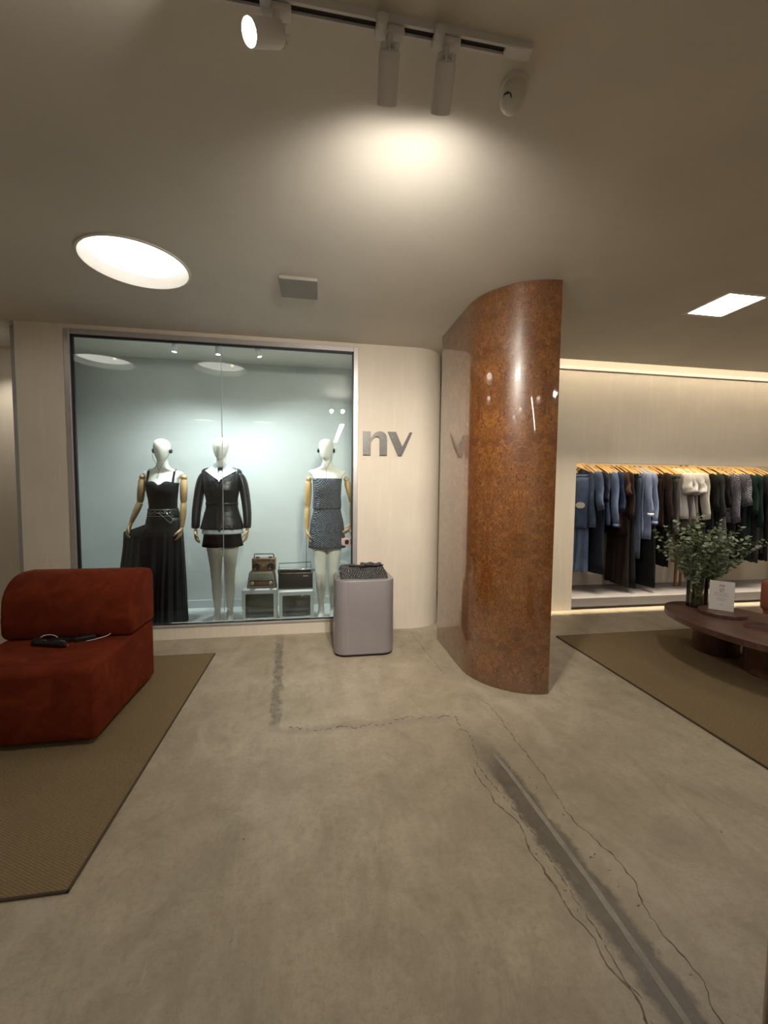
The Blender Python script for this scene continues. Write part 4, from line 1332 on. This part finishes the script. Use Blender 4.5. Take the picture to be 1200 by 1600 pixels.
for z, w, mt in ((.148, .100, 'inkgrey'), (.136, .090, 'inkgrey'), (.124, .110, 'inkgrey'), (.100, .070, 'inkgrey'), (.088, .055, 'inkgrey'), (.05, .03, 'inkgrey')):
    bm = BM()
    x = -w / 2
    while x < w / 2 - .004:
        l = random.uniform(.006, .018); l = min(l, w / 2 - x)
        b2(bm, x, x + l, -.0030, -.0018, z - .0022, z + .0022); x += l + .004
    obj('text_line', bm, M[mt], card)

VX, VY = 3.38, 3.085
vase = thing('glass_vase', 'clear cylindrical glass vase with murky water on the coffee table', 'vase', (VX, VY, TZ))
bm = BM(); add_lathe(bm, [(.070, 0), (.078, .003), (.078, .285), (.0755, .287), (.073, .285), (.073, .016), (.001, .014)], seg=40); obj('shell', bm, M['vase'], vase, True, 40)
bm = BM(); add_lathe(bm, [(.0715, .017), (.0715, .10), (.001, .10)], seg=32); obj('water', bm, M['vase'], vase, True, 40)
pt = thing('eucalyptus_bouquet', 'bouquet of grey green eucalyptus branches in the glass vase', 'plant', (VX, VY, TZ + .02))
leafbm = BM()
rnd = random.Random(21)
def leaf(bm, p, n, u, r_):
    n = n.normalized(); u = (u - n * u.dot(n)).normalized(); w = n.cross(u)
    c = bm.verts.new(p + n * r_ * .12)
    rim = []
    for k in range(7):
        a = 2 * PI * k / 7
        rim.append(bm.verts.new(p + u * (r_ * (1.05 * math.cos(a) + .9)) + w * (r_ * .78 * math.sin(a)) + n * (r_ * .10 * math.cos(2 * a))))
    c.co = p + u * r_ * .9 - n * r_ * .14
    for k in range(7): bm.faces.new((c, rim[k], rim[(k + 1) % 7]))
view_r = Vector((.97, -.22, 0)).normalized(); view_f = Vector((.22, .97, 0)).normalized()
BR = []
for k in range(58):
    a = rnd.uniform(0, 2 * PI)
    spread = rnd.uniform(.05, .30)
    h = rnd.uniform(.24, .50) + .28
    BR.append((view_r * (spread * math.cos(a) * 1.15) + view_f * (spread * math.sin(a) * .8), h - spread * .45))
for dx, h in ((-.42, .66), (-.36, .70), (-.30, .62), (-.24, .74), (.30, .60), (.40, .62), (.52, .60), (.58, .56), (.44, .48), (.34, .42), (-.20, .46), (.24, .42), (.0, .80), (.05, .79), (.14, .76), (.36, .70)):
    BR.append((view_r * dx + view_f * rnd.uniform(-.08, .08), h))
for off_, h in BR:
    base = Vector((rnd.uniform(-.04, .04), rnd.uniform(-.04, .04), rnd.uniform(0, .03)))
    tip = Vector((off_.x, off_.y, h))
    neck = Vector((max(-.05, min(.05, off_.x * .15)), max(-.05, min(.05, off_.y * .15)), .27))
    pts = []
    for i in range(15):
        q = i / 14
        p = base * (1 - q) ** 2 + neck * 2 * q * (1 - q) * 1.0 + tip * q * q
        pts.append(p)
    bm = BM(); add_tube(bm, pts, [lerp(.0035, .001, i / 14) for i in range(15)], 5); obj('stem', bm, M['stem'], pt)
    for i in range(22):
        q = lerp(.40, 1.0, i / 21)
        p = base * (1 - q) ** 2 + neck * 2 * q * (1 - q) + tip * q * q
        d = (tip - neck).normalized()
        for e in range(2):
            u = Vector((rnd.gauss(0, 1), rnd.gauss(0, 1), rnd.gauss(0, .6))); u = (u - d * u.dot(d)).normalized()
            u = (u + d * .5).normalized()
            nn = Vector((rnd.gauss(0, .6), rnd.gauss(0, .6), 1)).normalized()
            if abs(nn.dot(u)) > .95: nn = Vector((1, 0, 0))
            leaf(leafbm, p + u * .003, nn, u, rnd.uniform(.012, .021))
for k in range(150):      # leaves pressed inside the vase
    a, rr = rnd.uniform(0, 2 * PI), rnd.uniform(.01, .052)
    leaf(leafbm, Vector((rr * math.cos(a), rr * math.sin(a), rnd.uniform(.0, .25))), Vector((math.cos(a), math.sin(a), rnd.gauss(0, .5))), Vector((rnd.gauss(0, .5), rnd.gauss(0, .5), 1)), rnd.uniform(.008, .013))
fo = obj('foliage', leafbm, M['leaf'], pt, True); fo['kind'] = 'stuff'

# second lounge seat at the right edge
ch = thing('lounge_chair', 'terracotta lounge chair back at the right edge behind the table', 'chair', (4.62, 3.02, .011), .35)
bm = BM()
add_rings(bm, [[Vector((x, y, z)) for x, y in rrect(-.34 + i, .34 - i, -.30 + i, .30 - i, .10, 6)] for i, z in ((.02, .04), (0, .07), (0, .34), (.02, .37))]); obj('seat', bm, M['rust_leather'], ch, True, 40)
bm = BM(); add_box(bm, (-.27, 0, .40), (.15, .62, .30), .05, 4); obj('backrest', bm, M['rust_leather'], ch, True, 50)
bm = BM(); b2(bm, -.26, .26, -.22, .22, 0, .04); obj('base', bm, M['rubber'], ch)

# ------------------------------------------------------------------ clothes rail in the niche
RY, RZ = 4.55, 1.775
rail = thing('clothes_rail', 'bronze clothes rail with uprights inside the wall niche', 'rail', (4.2, RY, .135))
bm = BM(); add_tube(bm, [(-1.25, 0, RZ - .135), (2.2, 0, RZ - .135)], .011, 14); obj('bar', bm, M['brass'], rail, True, 40)
for x in (-1.22, .50, .58, 2.1):
    bm = BM(); b2(bm, x - .012, x + .012, .05, .074, 0, RZ - .135 + .01); b2(bm, x - .03, x + .03, .03, .09, 0, .006); obj('upright', bm, M['brass'], rail)

def hanger_meshes():
    bm = BM()
    prof = []
    N = 16
    rings = []
    for k in range(N + 1):
        q = k / N * 2 - 1
        y = q * .215
        z = -.075 - .095 * abs(q) ** 1.25 + .012 * (1 - min(1, abs(q) * 5))
        hh = lerp(.014, .011, abs(q)); tt = lerp(.006, .008, abs(q))
        rings.append([Vector((tt * math.cos(a), y, z + hh * math.sin(a))) for a in [2 * PI * i / 10 for i in range(10)]])
    add_rings(bm, rings)
    me1 = bpy.data.meshes.new('shoulder_bar'); bmesh.ops.recalc_face_normals(bm, faces=bm.faces); bm.to_mesh(me1); bm.free()
    for p in me1.polygons: p.use_smooth = True
    me1.materials.append(M['hanger_wood'])
    bm = BM()
    add_tube(bm, [(0, 0, -.07), (0, 0, -.025)] + [(0, -.016 * math.sin(a), .0 - .016 * math.cos(a) + .001) for a in [PI * .0 + .4 * k for k in range(1, 11)]], .002, 6)
    me2 = bpy.data.meshes.new('hook'); bm.to_mesh(me2); bm.free()
    me2.materials.append(M['chrome'])
    return me1, me2
HB, HK = hanger_meshes()
hang_count = 0
def hanger(x, rz=0.0, label='bare pale wooden hanger squeezed between garments on the niche rail'):
    t = thing('wooden_hanger', label, 'hanger', (x, RY, RZ), rz, 'wooden hangers on the rail')
    link(bpy.data.objects.new('shoulder_bar', HB), t)
    link(bpy.data.objects.new('hook', HK), t)
    return t

grnd = random.Random(5)
def garment_top(x, zb, mat, label, name, sleeve=None, hw=.205, tx=.022, sleeve_r=.040, cat='garment', sleeve_mat=None, flare=0.0, ruffle=False, rz=0.0, cuff=False):
    """shirt, jacket or dress on a hanger: body, two sleeves hanging from the shoulders"""
    t = thing(name, label, cat, (x, RY, RZ), rz)
    L = RZ - zb
    ph = grnd.uniform(0, 6)
    rings = []
    N, K = 26, 14
    for j in range(K + 1):
        q = j / K
        if j <= 4:
            f = j / 4
            z = -.088 - .085 * f ** 1.2; w = lerp(.055, hw, f); th = lerp(.030, tx, f)
        else:
            f = (j - 4) / (K - 4)
            z = lerp(-.173, -L, f)
            w = hw - .035 * math.sin(PI * min(1, f * 1.2)) + flare * f; th = tx * (1 + .35 * f)
        ring = []
        for k in range(N):
            a = 2 * PI * k / N
            y = w * math.cos(a)
            xx = th * math.sin(a) + (.014 * math.sin(3.2 * math.cos(a) * 2.2 + ph + z * 2.5) + .006 * math.sin(9 * math.cos(a) + ph)) * sstep(-.15, -.5, z)
            dz = (.012 * math.sin(5 * a + ph) if (ruffle and j == K) else 0)
            if ruffle: xx += .012 * math.sin(11 * a + j * 2)
            ring.append(Vector((xx, y, z + dz)))
        rings.append(ring)
    bm = BM(); add_rings(bm, rings, False, False)
    solid(obj('body', bm, M[mat], t, True), .004, 1)
    if sleeve:
        for sd in (-1, 1):
            Ls = RZ - sleeve
            pts = [Vector((0, sd * (hw - .035), -.160)), Vector((.0, sd * (hw + .005), -.190)), Vector((.006, sd * (hw + .020), -.26))]
            n = 6
            for k in range(1, n + 1):
                pts.append(Vector((.010 * math.sin(k * 1.3 + ph), sd * (hw + .020 + min(.07, .30 * (Ls - .26)) * k / n - .05 * max(0, Ls - .5) * (k / n) ** 2), lerp(-.26, -Ls, k / n))))
            bm = BM()
            rr = [sleeve_r * .7, sleeve_r, sleeve_r * 1.08] + [lerp(sleeve_r * 1.05, sleeve_r * (1.1 if Ls < .5 else .75), k / n) for k in range(1, n + 1)]
            rings = []
            for p, r_ in zip(pts, rr):
                rings.append([p + Vector((r_ * .40 * math.cos(2 * PI * i / 14) * (1 + .2 * math.sin(4 * i + p.z * 30)), r_ * 1.2 * math.sin(2 * PI * i / 14), .3 * r_ * math.sin(2 * PI * i / 14) * sd)) for i in range(14)])
            add_rings(bm, rings, True, False)
            s_ = solid(obj('sleeve', bm, M[sleeve_mat or mat], t, True), .003, 1)
            if cuff:
                p = pts[-1]; r_ = rr[-1] + .004
                bm = BM(); add_rings(bm, [[Vector((p.x + r_ * .66 * math.cos(2 * PI * i / 14), p.y + r_ * math.sin(2 * PI * i / 14), p.z + dz)) for i in range(14)] for dz in (-.006, .03)], False, False)
                solid(obj('cuff', bm, M[cuff], s_, True), .004, 1)
    return t
def garment_bottom(x, zb, mat, label, name='trousers', hw=.17, split=True, rz=0.0, flare=.02, tx=.016, ztop=None):
    """trousers or skirt clipped to a hanger: waistband and two legs hanging flat"""
    t = thing(name, label, 'trousers' if split else 'skirt', (x, RY, RZ), rz)
    L = RZ - zb
    ph = grnd.uniform(0, 6)
    zt = -.185
    bm = BM(); add_rings(bm, [[Vector((tx * 1.1 * math.cos(a), hw * math.sin(a), z)) for a in [2 * PI * i / 24 for i in range(24)]] for z in (zt, zt - .04)], False, False)
    solid(obj('waistband', bm, M[mat], t, True), .005, 1)
    for sd in ((-1, 1) if split else (0,)):
        rings = []
        for j in range(13):
            f = j / 12
            z = lerp(zt - .035, -L, f)
            c = sd * lerp(hw * .5, hw * .55, f); w = (lerp(hw * .52, hw * .46, f) if split else hw) + flare * f
            rings.append([Vector((tx * (1 + .4 * math.sin(f * 3)) * math.sin(a) + .010 * math.sin(5 * math.cos(a) + ph + z * 3) * f + sd * .004, c + w * math.cos(a), z + (.006 * math.sin(7 * a + ph) if j == 12 else 0))) for a in [2 * PI * i / 24 for i in range(24)]])
        bm = BM(); add_rings(bm, rings, False, False)
        solid(obj('leg' if split else 'panel', bm, M[mat], t, True), .004, 1)
    return t

M['denim_mid'] = m_denim('denim_mid', (.105, .150, .27))
M['denim_light'] = m_denim('denim_light', (.155, .215, .36))
M['denim_dark'] = m_denim('denim_dark', (.030, .044, .092))
M['navy'] = pmat('navy_cloth', (.013, .015, .026), .9, var=.3, scale=3, bump=1.0, bscale=2.2, stretch=(14, 14, 2.2), spec=.25)
M['brown'] = pmat('brown_cloth', (.075, .038, .030), .85, var=.3, scale=3, bump=1.0, bscale=2.2, stretch=(14, 14, 2.2), spec=.25)
M['dkbrown'] = pmat('dark_brown_cloth', (.030, .018, .015), .85, var=.3, scale=3, bump=1.0, bscale=2.2, stretch=(14, 14, 2.2), spec=.25)
M['slate'] = pmat('slate_blue_cloth', (.075, .095, .15), .85, var=.2, scale=3, bump=1.0, bscale=2.2, stretch=(14, 14, 2.2), spec=.25)
M['peri'] = pmat('periwinkle_cotton', (.26, .32, .50), .85, var=.12, scale=3, bump=1.0, bscale=2.2, stretch=(14, 14, 2.2), spec=.25)
M['char'] = pmat('charcoal_cloth', (.035, .034, .036), .85, var=.3, scale=3, bump=1.0, bscale=2.2, stretch=(14, 14, 2.2), spec=.25)
M['grey'] = m_denim('grey_denim', (.16, .15, .145))
M['tee'] = pmat('white_jersey', (.66, .63, .62), .9, var=.06, scale=3, bump=1.0, bscale=2.2, stretch=(14, 14, 2.2), spec=.25)
M['ecru'] = pmat('ecru_twill', (.58, .55, .50), .85, var=.08, scale=3, bump=1.0, bscale=2.2, stretch=(14, 14, 2.2), spec=.25)
M['knit'] = m_tweed('grey_knit', (.05, .05, .055), (.40, .39, .40), 55)
M['print'] = m_tweed('speckled_print', (.04, .04, .07), (.56, .54, .58), 75)
M['green'] = pmat('dark_green_cloth', (.010, .030, .024), .85, var=.3, scale=3, bump=1.0, bscale=2.2, stretch=(14, 14, 2.2), spec=.25)

G = []
G.append(garment_bottom(2.965, .46, 'black_cloth', 'black trousers at the left end of the rail, behind the torn jeans', rz=.25))
jeans = garment_bottom(3.115, .93, 'denim_mid', 'torn mid blue denim shorts facing the room with white pocket lining', 'denim_shorts', .150, True, 1.0, .02, .022)
bm = BM(); add_rings(bm, [[Vector((-.046 - .004 * i, -.085 + r_ * math.cos(a), -.56 + .75 * r_ * math.sin(a))) for a in [2 * PI * k / 16 for k in range(16)]] for i, r_ in ((0, .052), (1, .052), (1, .046))]); obj('pocket_lining', bm, M['plastic_white'], jeans, True, 50)
G.append(jeans)
G.append(garment_bottom(3.175, .385, 'denim_light', 'long light blue jeans hanging behind the denim shorts', 'jeans', .13, True, .95))
G.append(garment_top(3.285, .95, 'denim_mid', 'blue denim top with short sleeves next to the light jeans', 'denim_blouse', 1.17, sleeve_r=.055))
G.append(garment_top(3.355, .39, 'navy', 'long navy dress with cap sleeves left of the denim shirt', 'navy_dress', 1.26, flare=.06))
G.append(garment_bottom(3.425, .40, 'denim_dark', 'dark indigo jeans beside the navy dress', 'jeans', .17))
G.append(garment_top(3.495, .98, 'denim_light', 'washed blue denim shirt with long cuffed sleeves', 'denim_shirt', .97, sleeve_r=.05, cuff='denim_mid'))
G.append(garment_top(3.575, 1.0, 'denim_dark', 'dark denim jacket right of the washed denim shirt', 'denim_jacket', 1.14, sleeve_r=.046))
G.append(garment_top(3.64, .95, 'brown', 'reddish brown blouse with short sleeves', 'brown_blouse', 1.34, sleeve_r=.05))
G.append(garment_top(3.705, .86, 'dkbrown', 'dark brown ruffled blouse', 'ruffled_blouse', 1.05, ruffle=True, sleeve_r=.05))
G.append(garment_bottom(3.765, .22, 'dkbrown', 'long dark brown trousers reaching almost to the niche floor', 'trousers', .18))
G.append(garment_top(3.835, .20, 'black_cloth', 'long black dress left of the slate blue trousers', 'black_dress', None, flare=.03))
G.append(garment_bottom(3.885, .57, 'slate', 'slate blue trousers between black dress and periwinkle shirts', 'trousers', .20, True, 0, .02))
G.append(garment_top(3.955, .85, 'peri', 'periwinkle shirt with white cuff, left of two', 'shirt', 1.10, cuff='shirt'))
G.append(garment_top(4.035, .80, 'peri', 'periwinkle shirt with long sleeves, right of two', 'shirt', 1.0, cuff='peri'))
G.append(garment_top(4.105, .20, 'black_cloth', 'long black skirted dress right of the periwinkle shirts', 'black_dress', None, flare=.04))
G.append(garment_bottom(4.165, .98, 'dkbrown', 'dark brown shorts right of the periwinkle shirts', 'shorts', .20))
G.append(garment_top(4.235, .95, 'brown', 'brown jacket with long sleeves beside the charcoal skirt', 'brown_jacket', 1.02, sleeve_mat='dkbrown'))
G.append(garment_bottom(4.305, .45, 'black_cloth', 'black skirt behind the left side of the bouquet', 'skirt', .20, False))
G.append(garment_bottom(4.365, .90, 'char', 'charcoal denim skirt left of the white shirts', 'skirt', .20, False))
G.append(garment_bottom(4.43, .86, 'grey', 'grey washed jeans left of the white shirts', 'jeans', .20))
G.append(garment_top(4.49, 1.08, 'tee', 'white t-shirt, leftmost of three', 't_shirt', 1.37, sleeve_r=.055))
G.append(garment_top(4.555, 1.05, 'tee', 'white t-shirt, middle of three', 't_shirt', 1.37, sleeve_r=.055))
G.append(garment_bottom(4.60, .88, 'grey', 'grey washed skirt between the white t-shirts', 'skirt', .20, False))
G.append(garment_top(4.655, 1.05, 'tee', 'white t-shirt with wide sleeve, rightmost of three', 't_shirt', 1.36, sleeve_r=.07))
G.append(garment_top(4.745, .95, 'ecru', 'off white jacket with long sleeves', 'jacket', 1.05, sleeve_r=.052))
G.append(garment_bottom(4.82, .50, 'black_cloth', 'black trousers right of the off white jacket', 'trousers', .20))
G.append(garment_top(4.89, .92, 'black_cloth', 'black blouse with short sleeves', 'blouse', 1.15))
G.append(garment_top(4.965, .90, 'char', 'charcoal knit jumper with long sleeves', 'jumper', 1.08, sleeve_r=.05))
G.append(garment_top(5.045, .48, 'black_cloth', 'black dress left of the grey knit dress', 'black_dress', 1.2))
G.append(garment_top(5.125, .46, 'knit', 'long grey knit dress with flared hem', 'knit_dress', None, flare=.06))
G.append(garment_top(5.195, 1.0, 'print', 'grey patterned cardigan with long sleeves', 'cardigan', 1.01, sleeve_r=.05))
G.append(garment_bottom(5.26, .60, 'black_cloth', 'black trousers behind the patterned cardigan', 'trousers', .20))
G.append(garment_top(5.325, 1.1, 'print', 'speckled blouse with wide short sleeves', 'blouse', 1.22, sleeve_r=.07))
G.append(garment_bottom(5.40, .50, 'black_cloth', 'black trousers left of the dark green garments', 'trousers', .20))
G.append(garment_top(5.47, .52, 'green', 'dark green dress, left of two', 'green_dress', 1.1))
G.append(garment_top(5.55, .50, 'green', 'dark green dress with long sleeves, right of two', 'green_dress', .95))
G.append(garment_bottom(5.63, .48, 'char', 'charcoal trousers right of the dark green dresses', 'trousers', .20))
G.append(garment_top(5.70, .60, 'char', 'charcoal coat with long sleeves at the right edge of the view', 'coat', .95))
G.append(garment_bottom(5.78, .50, 'black_cloth', 'black trousers just beyond the charcoal coat', 'trousers', .20))
for g in G:
    hanger(g.location.x, g.rotation_euler.z, 'hanger of the ' + g['label'])
for x in (3.23, 3.32, 3.46, 3.535, 3.80, 4.07, 4.27, 4.40, 4.70, 4.78, 4.93, 5.085, 5.365, 5.51):
    hanger(x)

# warm strip that lights the hangers, cool white strip in the ceiling slot
def strip(name, label, x0, x1, y, z, d, w, energy, col, beam=None):
    t = thing(name, label, 'light strip', ((x0 + x1) / 2, y, z))
    bm = BM(); b2(bm, -(x1 - x0) / 2, (x1 - x0) / 2, -w / 2, w / 2, .002, .010); obj('profile', bm, M['white'], t)
    ld = bpy.data.lights.new('strip_glow', 'AREA'); ld.shape = 'RECTANGLE'; ld.size = x1 - x0; ld.size_y = w; ld.energy = energy; ld.color = col
    lo = bpy.data.objects.new('strip_glow', ld); link(lo, t)
    lo.rotation_euler = Vector((0, 0, -1)).rotation_difference(Vector(d).normalized()).to_euler()
    if beam:      # narrow lens row of the same strip, grazing down the wall to the floor
        bd = ld.copy(); bd.energy = beam; bd.spread = math.radians(26)
        bo = bpy.data.objects.new('strip_beam', bd); link(bo, t)
        bo.rotation_euler = Vector((0, 0, -1)).rotation_difference(Vector((0, .05, -1)).normalized()).to_euler()
strip('niche_light_strip', 'warm light strip hidden above the hangers in the niche', 2.95, 6.3, NY + .085, 1.90, (0, .30, -1), .02, 11, (1, .86, .60))
strip('cove_light_strip', 'white light strip hidden in the ceiling slot over the niche wall', 2.05, 6.4, 3.891, CEIL + .19, (0, .30, -.95), .004, 10, (1, .88, .68), 24)
